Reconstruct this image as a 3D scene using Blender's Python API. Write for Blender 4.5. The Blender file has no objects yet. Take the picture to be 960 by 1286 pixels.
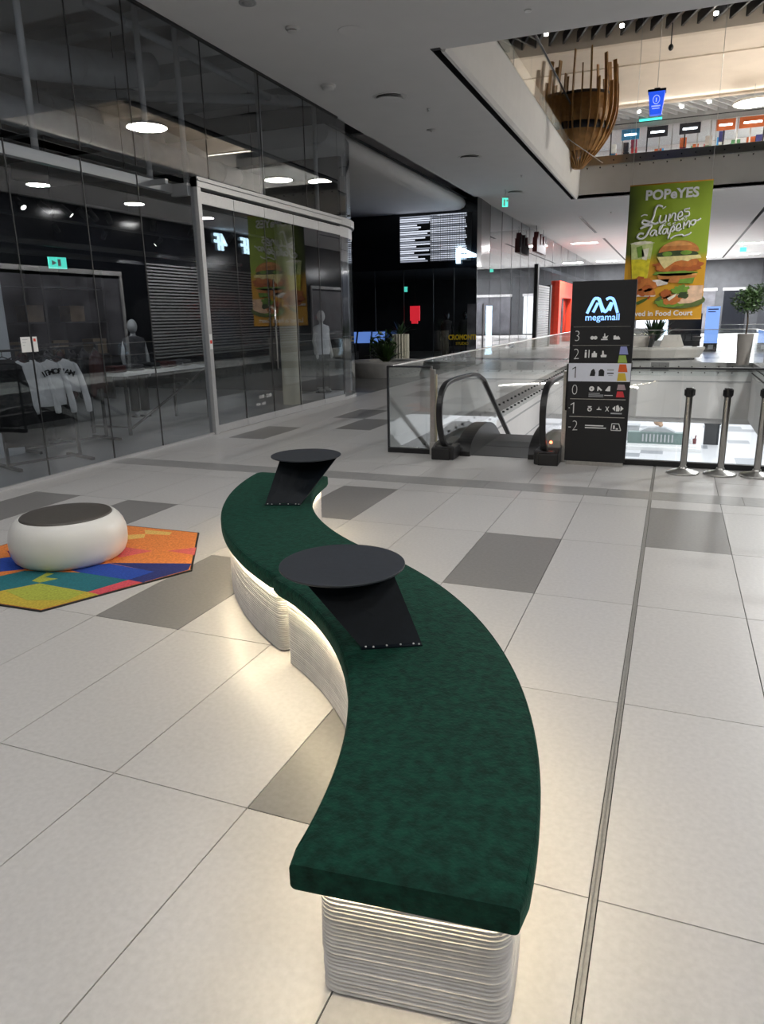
import bpy, math, random
from mathutils import Vector, Matrix
random.seed(7)
S = bpy.context.scene
COL = S.collection
PI = math.pi

# ------------------------------------------------------------------ camera, world, exposure
def make_camera():
    p, r, y = .2642, -.0195, -.3813
    f = Vector((math.sin(y) * math.cos(p), math.cos(y) * math.cos(p), -math.sin(p)))
    rt = Vector((math.cos(y), -math.sin(y), 0))
    up = rt.cross(f)
    R = math.cos(r) * rt + math.sin(r) * up
    U = -math.sin(r) * rt + math.cos(r) * up
    cd = bpy.data.cameras.new('camera')
    cd.sensor_fit = 'HORIZONTAL'; cd.sensor_width = 36; cd.lens = 36 * 903 / 960
    cd.clip_start = .05; cd.clip_end = 300
    c = bpy.data.objects.new('camera', cd); COL.objects.link(c)
    M = Matrix((R, U, -f)).transposed().to_4x4()
    M.translation = (2.493, -1.869, 1.69)
    c.matrix_world = M
    S.camera = c
make_camera()
W = bpy.data.worlds.new('world'); S.world = W; W.use_nodes = True
W.node_tree.nodes['Background'].inputs[0].default_value = (.86, .93, 1, 1)
W.node_tree.nodes['Background'].inputs[1].default_value = 0.0
S.view_settings.view_transform = 'Standard'; S.view_settings.look = 'None'
S.view_settings.gamma = 1; S.view_settings.use_curve_mapping = False
S.view_settings.exposure = 0.25
S.cycles.max_bounces = 8; S.cycles.diffuse_bounces = 6; S.cycles.glossy_bounces = 4
S.cycles.transparent_max_bounces = 32; S.cycles.transmission_bounces = 6
S.cycles.caustics_reflective = False; S.cycles.caustics_refractive = False
S.cycles.sample_clamp_indirect = 6; S.cycles.use_denoising = True

def area(name, loc, power, sx, sy=None, rot=(0, 0, 0), col=(1, 1, 1), parent=None, disk=False):
    l = bpy.data.lights.new(name, 'AREA'); l.energy = power; l.color = col
    l.shape = 'DISK' if disk else ('RECTANGLE' if sy else 'SQUARE'); l.size = sx
    if sy: l.size_y = sy
    o = bpy.data.objects.new(name, l); COL.objects.link(o); o.location = loc; o.rotation_euler = rot
    if parent: o.parent = parent
    return o

# ------------------------------------------------------------------ materials
MATS = {}
def mat(n, col=(.8, .8, .8), rough=.5, metal=0, noise=0, scale=20, bump=0, bscale=None, spec=.5, em=None, es=0, sheen=0, rnd=0, coat=0):
    if n in MATS: return MATS[n]
    m = bpy.data.materials.new(n); m.use_nodes = True; MATS[n] = m
    nt = m.node_tree; b = nt.nodes['Principled BSDF']; L = nt.links.new
    b.inputs['Base Color'].default_value = (*col, 1)
    b.inputs['Roughness'].default_value = rough; b.inputs['Metallic'].default_value = metal
    b.inputs['Specular IOR Level'].default_value = spec
    if coat: b.inputs['Coat Weight'].default_value = coat
    if sheen:
        b.inputs['Sheen Weight'].default_value = sheen; b.inputs['Sheen Roughness'].default_value = .4
        b.inputs['Sheen Tint'].default_value = (*[min(1, c * 6 + .05) for c in col], 1)
    if em:
        b.inputs['Emission Color'].default_value = (*em, 1); b.inputs['Emission Strength'].default_value = es
    tc = nt.nodes.new('ShaderNodeTexCoord')
    if noise or rnd:
        nz = nt.nodes.new('ShaderNodeTexNoise'); nz.inputs['Scale'].default_value = scale; nz.inputs['Detail'].default_value = 5
        L(tc.outputs['Object'], nz.inputs['Vector'])
        mr = nt.nodes.new('ShaderNodeMapRange'); L(nz.outputs['Fac'], mr.inputs['Value'])
        mr.inputs['From Min'].default_value = .3; mr.inputs['From Max'].default_value = .7
        mr.inputs['To Min'].default_value = 1 - noise; mr.inputs['To Max'].default_value = 1 + noise
        src = mr.outputs['Result']
        if rnd:
            oi = nt.nodes.new('ShaderNodeObjectInfo')
            m2 = nt.nodes.new('ShaderNodeMapRange'); L(oi.outputs['Random'], m2.inputs['Value'])
            m2.inputs['To Min'].default_value = 1 - rnd; m2.inputs['To Max'].default_value = 1 + rnd
            mu = nt.nodes.new('ShaderNodeMath'); mu.operation = 'MULTIPLY'; L(src, mu.inputs[0]); L(m2.outputs['Result'], mu.inputs[1]); src = mu.outputs[0]
        vm = nt.nodes.new('ShaderNodeVectorMath'); vm.operation = 'SCALE'; vm.inputs[0].default_value = col
        L(src, vm.inputs['Scale']); L(vm.outputs[0], b.inputs['Base Color'])
    if bump:
        nb = nt.nodes.new('ShaderNodeTexNoise'); nb.inputs['Scale'].default_value = bscale or scale * 3; nb.inputs['Detail'].default_value = 6
        L(tc.outputs['Object'], nb.inputs['Vector'])
        bp = nt.nodes.new('ShaderNodeBump'); bp.inputs['Strength'].default_value = bump; bp.inputs['Distance'].default_value = .01
        L(nb.outputs['Fac'], bp.inputs['Height']); L(bp.outputs[0], b.inputs['Normal'])
    return m

def glass(n, tint=(.96, .98, .97), f0=.05):
    m = bpy.data.materials.new(n); m.use_nodes = True; MATS[n] = m
    nt = m.node_tree; nt.nodes.clear(); L = nt.links.new
    out = nt.nodes.new('ShaderNodeOutputMaterial'); mx = nt.nodes.new('ShaderNodeMixShader')
    t = nt.nodes.new('ShaderNodeBsdfTransparent'); t.inputs[0].default_value = (*tint, 1)
    g = nt.nodes.new('ShaderNodeBsdfGlossy'); g.inputs['Roughness'].default_value = 0; g.inputs[0].default_value = (1, 1, 1, 1)
    lw = nt.nodes.new('ShaderNodeLayerWeight'); lw.inputs['Blend'].default_value = .5
    pw = nt.nodes.new('ShaderNodeMath'); pw.operation = 'POWER'; pw.inputs[1].default_value = 5; L(lw.outputs['Facing'], pw.inputs[0])
    ma = nt.nodes.new('ShaderNodeMath'); ma.operation = 'MULTIPLY_ADD'; L(pw.outputs[0], ma.inputs[0])
    ma.inputs[1].default_value = 1 - f0; ma.inputs[2].default_value = f0
    L(ma.outputs[0], mx.inputs[0]); L(t.outputs[0], mx.inputs[1]); L(g.outputs[0], mx.inputs[2]); L(mx.outputs[0], out.inputs[0])
    return m

def tile_mat(n, light, dark, sx, sy, frac, rough=.3):
    """stone tiles too far off to be told apart one by one"""
    m = mat(n, light, rough); nt = m.node_tree; b = nt.nodes['Principled BSDF']; L = nt.links.new
    geo = nt.nodes.new('ShaderNodeNewGeometry')
    dv = nt.nodes.new('ShaderNodeVectorMath'); dv.operation = 'DIVIDE'; dv.inputs[1].default_value = (sx, sy, 1); L(geo.outputs['Position'], dv.inputs[0])
    ad = nt.nodes.new('ShaderNodeVectorMath'); ad.operation = 'MULTIPLY'; ad.inputs[1].default_value = (1, 1, 0); L(dv.outputs[0], ad.inputs[0])
    fl = nt.nodes.new('ShaderNodeVectorMath'); fl.operation = 'FLOOR'; L(ad.outputs[0], fl.inputs[0])
    wn = nt.nodes.new('ShaderNodeTexWhiteNoise'); wn.noise_dimensions = '3D'; L(fl.outputs[0], wn.inputs['Vector'])
    lt = nt.nodes.new('ShaderNodeMath'); lt.operation = 'LESS_THAN'; lt.inputs[1].default_value = frac; L(wn.outputs['Value'], lt.inputs[0])
    mx = nt.nodes.new('ShaderNodeMix'); mx.data_type = 'RGBA'; mx.inputs[6].default_value = (*light, 1); mx.inputs[7].default_value = (*dark, 1)
    L(lt.outputs[0], mx.inputs[0]); L(mx.outputs[2], b.inputs['Base Color'])
    return m

M = {}
M['tile'] = mat('floor tile', (.52, .508, .498), .33, noise=.06, scale=45, rnd=.025, bump=.02, bscale=300, spec=.45)
M['tile_dark'] = mat('grey floor tile', (.225, .218, .211), .35, noise=.08, scale=45, rnd=.04)
M['grout'] = mat('grout', (.05, .047, .043), .9, noise=.2, scale=30)
M['band'] = mat('grey stone band', (.31, .305, .3), .3, noise=.08, scale=15)
M['joint'] = mat('steel joint', (.3, .29, .27), .45, .3, noise=.1, scale=60)
M['far_tile'] = tile_mat('far floor tile', (.5, .485, .47), (.17, .165, .16), .6, 1.2, .22)
M['lower_tile'] = tile_mat('lower floor tile', (.62, .62, .63), (.27, .28, .3), 1.2, 1.2, .16)
M['lobby'] = mat('grey lobby stone', (.17, .168, .165), .25, noise=.12, scale=3)
M['shop_floor'] = mat('shop concrete', (.3, .31, .31), .28, noise=.12, scale=2.5)
M['ceil'] = mat('ceiling paint', (.84, .835, .835), .8, noise=.015, scale=2)
M['fascia'] = mat('white plaster', (.78, .77, .76), .6, noise=.02, scale=3)
M['black'] = mat('matt black', (.012, .012, .013), .5, noise=.2, scale=20)
M['blackgloss'] = mat('black gloss panel', (.008, .009, .012), .12, noise=.2, scale=3)
M['rubber'] = mat('black rubber', (.012, .012, .013), .35, noise=.15, scale=30)
M['dark'] = mat('dark grey wall', (.035, .037, .042), .6, noise=.25, scale=2)
M['darkmetal'] = mat('dark metal', (.03, .032, .036), .4, .4, noise=.15, scale=20)
M['steel'] = mat('brushed steel', (.55, .54, .52), .3, 1, noise=.08, scale=40)
M['chrome'] = mat('polished steel', (.5, .49, .47), .14, 1, noise=.05, scale=20)
M['alu'] = mat('silver aluminium', (.46, .46, .46), .4, .3, noise=.05, scale=30)
M['galv'] = mat('galvanised duct', (.5, .52, .55), .5, .15, noise=.12, scale=5)
M['greypaint'] = mat('grey paint', (.42, .43, .44), .6, noise=.05, scale=4)
M['white'] = mat('white plastic', (.78, .78, .77), .4, noise=.03, scale=10)
M['whitewall'] = mat('white shop wall', (.62, .66, .7), .7, noise=.03, scale=3)
M['beige'] = mat('beige ceiling plaster', (.70, .62, .53), .8, noise=.03, scale=2)
M['wood'] = mat('light oak', (.42, .22, .07), .45, noise=.25, scale=6)
M['velvet'] = mat('green velvet', (.003, .034, .021), .85, noise=.5, scale=32, bump=.4, bscale=90, sheen=.35, spec=.2)
M['print'] = mat('ribbed white print', (.72, .70, .68), .5, noise=.08, scale=18, bump=.15, bscale=120)
M['table'] = mat('anthracite powder coat', (.022, .027, .036), .42, noise=.15, scale=60, spec=.45)
M['tableleg'] = mat('dark powder coat', (.005, .009, .014), .5, noise=.15, scale=60, spec=.25)
M['led'] = mat('led strip', (1, .9, .7), em=(1, .83, .56), es=58)
M['lamp'] = mat('lamp diffuser', (1, 1, 1), em=(1, .95, .86), es=12)
M['coldlamp'] = mat('cold lamp', (1, 1, 1), em=(.85, .93, 1), es=6)
M['glass'] = glass('clear glass', (.965, .98, .98))
M['shopglass'] = glass('shop glass', (.81, .83, .85), .08)
M['edge'] = mat('glass edge', (.12, .2, .18), .2, noise=.1, scale=10)
M['concrete'] = mat('pale concrete', (.4, .39, .37), .7, noise=.1, scale=6)
M['leaf'] = mat('leaf', (.035, .075, .018), .45, noise=.5, scale=4)
M['palm'] = mat('palm leaf', (.025, .06, .022), .4, noise=.4, scale=4)
M['bark'] = mat('bark', (.07, .05, .035), .9, noise=.3, scale=20)
M['cushion'] = mat('taupe leatherette', (.075, .066, .058), .42, noise=.1, scale=30)
M['poufwhite'] = mat('white moulded plastic', (.78, .77, .74), .32, noise=.03, scale=6)
M['sofa'] = mat('white leatherette', (.66, .62, .57), .4, noise=.04, scale=8)
M['bluewhite'] = mat('neon letter', (1, 1, 1), em=(.55, .8, 1), es=6)
M['blue_led'] = mat('blue light', (.02, .08, .6), em=(.02, .09, .75), es=.9)
M['exit'] = mat('exit sign green', (.1, .7, .5), em=(.1, .8, .62), es=1.1)
M['whiteprint'] = mat('white print', (.82, .82, .8), .6, noise=.02)
M['red'] = mat('red lacquer', (.75, .045, .015), .4, noise=.06, scale=8)
M['redlit'] = mat('red lit sign', (.8, .02, .03), em=(1, .03, .05), es=.8)
M['darkred'] = mat('dark red sign', (.12, .015, .015), .5, noise=.2, scale=10)
M['yellow'] = mat('yellow lettering', (.85, .6, .02), .5, noise=.05)
M['maroon'] = mat('maroon fabric', (.05, .008, .008), .9, noise=.3, scale=20)
M['whitecloth'] = mat('white cotton', (.9, .91, .92), .9, noise=.06, scale=12, bump=.2, bscale=40)
M['reflected_neon'] = mat('reflected neon', (1, 1, 1), em=(.55, .8, 1), es=4)  # reflection of the neon letters put into an emissive colour
M['blackcloth'] = mat('black cotton', (.012, .012, .014), .95, noise=.3, scale=15)
M['greycloth'] = mat('charcoal cotton', (.05, .05, .055), .95, noise=.3, scale=15)

# ------------------------------------------------------------------ geometry helpers
class MB:
    def __init__(s): s.v = []; s.f = []; s.sm = []
    def add(s, vs, fs, smooth=False):
        n = len(s.v); s.v += [tuple(v) for v in vs]; s.f += [tuple(i + n for i in f) for f in fs]; s.sm += [smooth] * len(fs); return s
    def box(s, x0, x1, y0, y1, z0, z1):
        v = [(x, y, z) for z in (z0, z1) for y in (y0, y1) for x in (x0, x1)]
        return s.add(v, [(0, 2, 3, 1), (4, 5, 7, 6), (0, 1, 5, 4), (2, 6, 7, 3), (0, 4, 6, 2), (1, 3, 7, 5)])
    def prism(s, pts, z0, z1, axis='z', smooth=False):
        n = len(pts)
        def P(a, b, h): return {'z': (a, b, h), 'x': (h, a, b), 'y': (a, h, b)}[axis]
        v = [P(a, b, z0) for a, b in pts] + [P(a, b, z1) for a, b in pts]
        s.add(v, [tuple(range(n))[::-1], tuple(range(n, 2 * n))])
        nn = len(s.v) - 2 * n
        for i in range(n):
            j = (i + 1) % n; s.f.append((nn + i, nn + j, nn + n + j, nn + n + i)); s.sm.append(smooth)
        return s
    def lathe(s, prof, n=24, c=(0, 0, 0), smooth=True, sx=1, sy=1):
        v = []; f = []
        for r, z in prof:
            for k in range(n):
                a = 2 * PI * k / n; v.append((c[0] + r * sx * math.cos(a), c[1] + r * sy * math.sin(a), c[2] + z))
        for i in range(len(prof) - 1):
            for k in range(n):
                k2 = (k + 1) % n; f.append((i * n + k, i * n + k2, (i + 1) * n + k2, (i + 1) * n + k))
        s.add(v, f, smooth)
        s.add([v[k] for k in range(n)], [tuple(range(n))[::-1]])
        s.add([v[(len(prof) - 1) * n + k] for k in range(n)], [tuple(range(n))])
        return s
    def tube(s, pts, r, n=8, smooth=True, flat=None, closed=False):
        """sweep; flat=(w,h) gives a rectangular section"""
        P = [Vector(p) for p in pts]; v = []; m = len(P); up0 = Vector((0, 0, 1))
        prof = [(r * math.cos(2 * PI * k / n), r * math.sin(2 * PI * k / n)) for k in range(n)] if not flat else \
               [(-flat[0] / 2, -flat[1] / 2), (flat[0] / 2, -flat[1] / 2), (flat[0] / 2, flat[1] / 2), (-flat[0] / 2, flat[1] / 2)]
        n = len(prof); prev = None
        for i in range(m):
            a = P[i - 1] if (i > 0 or closed) else P[i]; b = P[(i + 1) % m] if (i < m - 1 or closed) else P[i]
            t = (b - a).normalized()
            if prev is None:
                u = up0.cross(t)
                if u.length < 1e-3: u = Vector((1, 0, 0)).cross(t)
            else: u = prev - t * prev.dot(t)
            u.normalize(); prev = u; w = t.cross(u)
            rr = r[i] if isinstance(r, (list, tuple)) else 1
            for x, y in prof: v.append(P[i] + u * x + w * y)
        f = []
        for i in range(m if closed else m - 1):
            for k in range(n):
                k2 = (k + 1) % n; i2 = (i + 1) % m; f.append((i * n + k, i * n + k2, i2 * n + k2, i2 * n + k))
        if not closed: f += [tuple(range(n))[::-1], tuple(range((m - 1) * n, m * n))]
        return s.add(v, f, smooth and not flat)
    def cyl(s, a, b, r, n=12, smooth=True): return s.tube([a, b], r, n, smooth)
    def sphere(s, c, rx, ry, rz, n=14, m=8):
        prof = [(math.sin(PI * (i + .001) / m) if 0 < i < m else .001, -math.cos(PI * i / m)) for i in range(m + 1)]
        v = []; f = []
        for r, z in prof:
            for k in range(n):
                a = 2 * PI * k / n; v.append((c[0] + rx * r * math.cos(a), c[1] + ry * r * math.sin(a), c[2] + rz * z))
        for i in range(m):
            for k in range(n):
                k2 = (k + 1) % n; f.append((i * n + k, i * n + k2, (i + 1) * n + k2, (i + 1) * n + k))
        return s.add(v, f, True)
    def mesh(s, name):
        me = bpy.data.meshes.new(name); me.from_pydata(s.v, [], s.f); me.update()
        me.polygons.foreach_set('use_smooth', s.sm)
        return me

def link(name, me, m=None, parent=None, loc=None):
    o = bpy.data.objects.new(name, me); COL.objects.link(o)
    if m is not None and not me.materials: me.materials.append(MATS.get(m) if isinstance(m, str) and m in MATS else (M[m] if isinstance(m, str) else m))
    if parent: o.parent = parent
    if loc: o.location = loc
    return o
def obj(name, mb, m, parent=None, loc=None, bevel=0, seg=2):
    o = link(name, mb.mesh(name), M[m] if m in M else MATS[m], parent, loc)
    if bevel:
        bv = o.modifiers.new('bevel', 'BEVEL'); bv.width = bevel; bv.segments = seg; bv.limit_method = 'ANGLE'; bv.angle_limit = .7
    return o
def tag(o, label, cat, group=None):
    o['label'] = label; o['category'] = cat
    if group: o['group'] = group
    return o
def thing(name, label, cat, loc=(0, 0, 0), rz=0, group=None):
    o = bpy.data.objects.new(name, None); COL.objects.link(o); o.location = loc; o.rotation_euler = (0, 0, rz)
    o.empty_display_size = .1
    return tag(o, label, cat, group)
def struct(name, mb=None, m=None, parent=None):
    o = obj(name, mb, m, parent) if mb else bpy.data.objects.new(name, None)
    if not mb:
        COL.objects.link(o); o.empty_display_size = .1
        if parent: o.parent = parent
    if not parent: o['kind'] = 'structure'
    return o
def box(name, b, m, parent=None, bevel=0): return obj(name, MB().box(*b), m, parent, bevel=bevel)
def dup(root, loc, rz=None, label=None, group=None):
    r = root.copy(); COL.objects.link(r); r.location = loc
    if rz is not None: r.rotation_euler = (0, 0, rz)
    if label: r['label'] = label
    if group: r['group'] = group
    for ch in list(root.children):
        c = ch.copy(); COL.objects.link(c); c.parent = r
        for g in list(ch.children):
            d = g.copy(); COL.objects.link(d); d.parent = c
    return r
def text(name, body, size, m, parent, loc, rot=(PI / 2, 0, 0), align='CENTER', extrude=.001, sx=1, shear=0, bold=0):
    cu = bpy.data.curves.new(name, 'FONT'); cu.body = body; cu.size = size; cu.align_x = align; cu.align_y = 'CENTER'
    cu.extrude = extrude; cu.shear = shear; cu.offset = bold; cu.resolution_u = 3
    tmp = bpy.data.objects.new(name, cu); COL.objects.link(tmp)
    dg = bpy.context.evaluated_depsgraph_get(); me = bpy.data.meshes.new_from_object(tmp.evaluated_get(dg))
    bpy.data.objects.remove(tmp); bpy.data.curves.remove(cu); me.name = name
    me.materials.clear(); me.materials.append(M[m])
    o = bpy.data.objects.new(name, me); COL.objects.link(o); o.location = loc; o.rotation_euler = rot; o.scale = (sx, 1, 1); o.parent = parent
    return o
def catmull(P, k=5, closed=False):
    out = []; n = len(P)
    rng = range(n) if closed else range(n - 1)
    for i in rng:
        g = lambda j: Vector(P[j % n]) if closed else Vector(P[max(0, min(n - 1, j))])
        a, b, c, d = g(i - 1), g(i), g(i + 1), g(i + 2)
        for t in range(k):
            t /= k
            out.append(.5 * ((2 * b) + (c - a) * t + (2 * a - 5 * b + 4 * c - d) * t * t + (3 * b - a - 3 * c + d) * t ** 3))
    if not closed: out.append(Vector(P[-1]))
    return out

# ------------------------------------------------------------------ floor
slab = MB()
slab.box(-4, 8.3, -9, 5.97, -.3, -.008).box(-4, -.2, 5.97, 6.8, -.3, -.008).box(1.3, 8.3, 5.97, 6.8, -.3, -.008)
slab.box(-.2, 1.3, 5.97, 6.8, -.3, -.008)
slab.box(-4, -.85, 6.8, 25.4, -.3, -.008)
floor = struct('floor', slab, 'grout')
far = MB().box(-13, 8.3, 25.4, 62, -.3, 0).box(5.0, 8.3, 6.8, 25.4, -.3, 0).box(-4, 8.3, -9, -2.4, -.008, 0)
obj('far_paving', far, 'far_tile', floor)
obj('lobby_paving', MB().box(-13, -4.0, 13.8, 25.4, -.3, -.001), 'lobby', floor)
obj('shop_paving', MB().box(-13, -4.0, -9, 13.8, -.3, -.002), 'shop_floor', floor)
DARK = {(2, 2), (4, 3), (-1, 3), (-1, 1), (2, 0), (-6, 2), (-4, 2), (-6, 6), (-4, 7), (-5, 8), (-5, 11), (-3, 10), (-2, 12), (-6, 13), (-4, 14), (-3, 16), (6, 1), (-5, 17), (-2, 18), (-6, 0)}
tcache = {}
def floor_tile(x0, x1, y0, y1, dark):
    g = .0024; k = (round(x1 - x0, 3), round(y1 - y0, 3), dark)
    if k not in tcache:
        mb = MB(); w, h = (x1 - x0) / 2 - g, (y1 - y0) / 2 - g
        mb.box(-w, w, -h, h, -.012, 0)
        me = mb.mesh('floor_tile'); me.materials.append(M['tile_dark' if dark else 'tile']); tcache[k] = me
    return link('floor_tile', tcache[k], None, floor, ((x0 + x1) / 2, (y0 + y1) / 2, 0))
def cut_tiles(a, ylist):
    x0, x1 = max(a * .6, -4), (a + 1) * .6
    if a == 4: x0 += .012
    if a == 3: x1 -= .012
    for (y0, y1, b) in ylist: floor_tile(x0, x1, y0, y1, (a, b) in DARK)
for a in range(-7, 9):
    rows = []
    for b in range(-2, 22):
        y0, y1 = b * 1.2, b * 1.2 + 1.2
        if a >= -1 and y0 >= 6.8: break
        if a == -2 and y0 > 6.7: pass
        if b == 4: rows += [(4.8, 5.1, b), (5.44, 6.0, 40)]; continue
        if a >= -1 and y1 > 6.8:
            if not (y0 >= 6.0 and 0 <= a <= 1): rows.append((y0, 6.8, b))
            continue
        if y0 >= 25.4: break
        if a == -2 and y0 >= 6.8: continue
        if b >= 21: y1 = 25.4
        rows.append((y0, y1, b))
    cut_tiles(a, rows)
for b in range(6, 22):   # narrow tiles along the edge of the void
    y0 = max(b * 1.2, 6.8); y1 = min(25.4, (b + 1) * 1.2); floor_tile(-1.2, -.87, y0, y1, (-2, b) in DARK)
floor_tile(0.0, 1.2, 6.0, 6.8, False)
xs = [-4 + i * 1.2 for i in range(11)]
for i in range(10):
    obj('band_stone', MB().box(-.5985, .5985, -.1685, .1685, -.012, .0005), 'band', floor, (xs[i] + .6, 5.27, 0))
obj('joint_profile', MB().box(2.389, 2.397, -2.4, 6.7, -.01, .002).box(2.403, 2.411, -2.4, 6.7, -.01, .002).box(2.397, 2.403, -2.4, 6.7, -.01, -.003), 'joint', floor)

# void edge: white fascia round the opening, lower level
vf = MB().box(-1.0, -.87, 6.8, 25.4, -1.9, -.012).box(-1.0, 5.1, 25.42, 25.6, -1.9, -.01).box(5.02, 5.15, 6.8, 25.4, -1.9, -.01)
vf.box(-1, 5.1, 6.72, 6.8, -1.9, -.3)
struct('trim_1', vf, 'fascia')
struct('trim_2', MB().box(-.868, -.855, 6.8, 25.4, -.66, -.62).box(-.85, 5, 25.405, 25.42, -.66, -.62).box(-.868, -.855, 6.8, 25.4, -1.3, -1.27), 'greypaint')
lower = struct('floor_lower', MB().box(-14, 20, 5, 75, -6.2, -6), 'lower_tile')
struct('wall_lower', MB().box(-14, -1, 4, 30, -6, -1.9).box(8.8, 9.2, 25.6, 75, -6, -2.0).box(-14, 20, 75, 75.3, -6, -1.9).box(-1, 20, 4.6, 5, -6, -.3), 'fascia')
struct('ceiling_lower', MB().box(-14, 20, 25.6, 75, -2.1, -1.9), 'ceil')
area('lower_hall_near_offscreen', (3, 45, -2.15), 1500, 12, 30, col=(.93, .96, 1))
area('lower_hall_far_offscreen', (3, 68, -2.15), 500, 12, 10, col=(.93, .96, 1))
struct('added_beam', MB().box(1.4, 5.0, 6.72, 6.88, -2.7, -1.9), 'white')  # added beam out of view, made only to carry a cove lamp

# ------------------------------------------------------------------ ceiling
Z = 5.5
rad_ = math.radians
ce = MB().box(-4.05, 8.3, -9, 9.7, Z, 5.9).box(-4.05, -1.2, 9.7, 25.5, Z, 5.9).box(5.4, 8.3, 9.7, 25.5, Z, 5.9).box(-4.05, 8.3, 25.5, 62, Z, 5.9)
ceiling = struct('ceiling', ce, 'ceil')
slot = MB().box(-1.2, -1.07, 9.62, 25.45, 5.9, 5.95).box(-1.2, -1.195, 9.7, 25.4, Z, 5.95).box(-1.075, -1.07, 9.7, 25.4, Z + .02, 5.95)
slot.box(-1.2, -1.05, 9.60, 9.7, Z - .003, 5.6)
slot.box(-1.2, 5.4, 25.40, 25.5, Z - .004, 5.6).box(5.3, 5.4, 9.7, 25.4, Z - .004, 5.6)
slot.box(-1.55, -1.43, 30.5, 37, Z - .006, Z + .05).box(-1.45, -1.33, 40, 58, Z - .006, Z + .05).box(5.3, 5.42, 30.5, 60, Z - .006, Z + .05).box(5.28, 5.4, 31, 37, Z - .006, Z + .05)
obj('slot_channel', slot, 'black', ceiling)
# fascia of the upper floor around the opening
def curve_fascia(x_in, x_out):
    pr = [(x_in, Z), (x_in + .03, Z - .05), (x_in + .1, Z - .06), (x_in + .17, Z + .05), (x_in + .2, Z + .5), (x_in + .2, 6.55), (x_in, 6.55)]
    return pr
uf = MB()
pr = [(-1.07, 5.5), (-1.045, 5.46), (-1.0, 5.47), (-.965, 5.55), (-.94, 5.8), (-.93, 6.3), (-.93, 6.55), (-1.07, 6.55)]
uf.prism(pr, 9.7, 25.4, 'y')
uf.box(-1.07, 5.4, 25.4, 25.55, 5.5, 6.55)
uf.box(-1.07, 5.4, 9.55, 9.7, 5.52, 6.55).box(5.25, 5.4, 9.7, 25.4, 5.5, 6.55)
struct('trim_3', uf, 'fascia')
struct('floor_upper', MB().box(-8, -1.07, 8, 30, 6.2, 6.56).box(-8, 14, 25.55, 48, 6.2, 6.56).box(5.4, 14, 8, 30, 6.2, 6.56).box(-8, 14, -2, 9.55, 6.2, 6.56), 'ceil')

# lobby soffit with rounded nose
so = MB()
pf = [(-13, 5.15), (-4.75, 5.12), (-4.55, 5.14), (-4.42, 5.2), (-4.36, 5.3), (-4.38, 5.4), (-4.45, 5.5), (-13, 5.5)]
so.prism(pf, 12.7, 23.4, 'y', True)
struct('ceiling_lobby', so, 'ceil')
struct('trim_4', MB().box(-4.38, -4.34, 12.6, 25.4, 5.46, 5.503), 'black')

# ceiling fittings
def disc(name, label, cat, x, y, r, m, h=.02, group=None, z=Z):
    t = thing(name, label, cat, (x, y, z), 0, group)
    return t
for i, (x, y) in enumerate([(-2.59, 11.59), (-2.58, 17.15), (-2.62, 22.96)]):
    t = thing('access_hatch', 'round white ceiling hatch tilted ajar, dark crescent gap', 'ceiling hatch', (x, y, Z), 0, 'tilted round ceiling hatches')
    obj('ring', MB().lathe([(.30, -.004), (.31, 0), (.25, .0), (.245, -.006)], 32), 'ceil', t)
    o = obj('lid', MB().lathe([(.24, -.004), (.24, .004)], 32), 'ceil', t, (0, 0, -.034)); o.rotation_euler = (.05, .07, 0)
    a = [(.245 * math.cos(q), .245 * math.sin(q), -.012) for q in [(-20 - 140 * k / 14) * PI / 180 for k in range(15)]]
    obj('gap', MB().tube(a, .006, 5), 'black', t)
t = thing('smoke_detector', 'white domed smoke detector alone on the ceiling', 'detector', (-3.3, 10.5, Z))
obj('base', MB().lathe([(.13, 0), (.13, -.03), (.12, -.035)], 24), 'white', t); obj('dome', MB().lathe([(.11, -.035), (.1, -.06), (.06, -.075), (.001, -.08)], 24), 'white', t)
t = thing('heat_detector', 'small white detector with a dark vented ring beside the beige speaker', 'detector', (-2.65, 8.05, Z))
obj('base', MB().lathe([(.1, 0), (.1, -.02), (.06, -.03)], 20), 'white', t); obj('vent', MB().lathe([(.055, -.02), (.055, -.045)], 16), 'darkmetal', t); obj('cap', MB().lathe([(.075, -.045), (.06, -.06), (.001, -.062)], 16), 'white', t)
t = thing('ceiling_speaker', 'flat beige round speaker grille flush in the ceiling', 'speaker', (-1.97, 8.46, Z))
obj('grille', MB().lathe([(.165, -.001), (.16, -.006), (.001, -.006)], 28), mat('beige grille', (.44, .41, .33), .7, noise=.1, scale=80) and 'beige grille', t); obj('rim', MB().lathe([(.18, 0), (.175, -.008), (.165, -.008)], 28), 'ceil', t)
t = thing('air_valve', 'grey round air valve in the ceiling', 'air valve', (-2.77, 7.1, Z))
obj('ring', MB().lathe([(.11, 0), (.11, -.012), (.085, -.012)], 24), 'greypaint', t); obj('disc', MB().lathe([(.075, -.002), (.075, -.014), (.02, -.02)], 24), 'greypaint', t)
t = thing('sprinkler_head', 'tiny grey sprinkler cap on the ceiling', 'sprinkler', (-2.64, 14.15, Z))
obj('plate', MB().lathe([(.1, 0), (.1, -.008), (.001, -.01)], 20), 'greypaint', t); obj('head', MB().lathe([(.02, -.01), (.02, -.04), (.001, -.045)], 10), 'steel', t)
for (x, y) in [(-2.2, 12.6), (-1.9, 20.2), (-.2, 29.5), (.9, 33)]:
    tag(obj('sprinkler_head', MB().lathe([(.03, 0), (.03, -.01), (.012, -.012), (.012, -.04), (.03, -.045), (.001, -.05)], 10), 'steel', None, (x, y, Z)), 'small steel sprinkler pendant on the ceiling', 'sprinkler', 'pendant sprinklers')
t = thing('spot_downlight', 'single small lit downlight near the edge of the ceiling opening', 'downlight', (.39, 8.81, Z))
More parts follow.
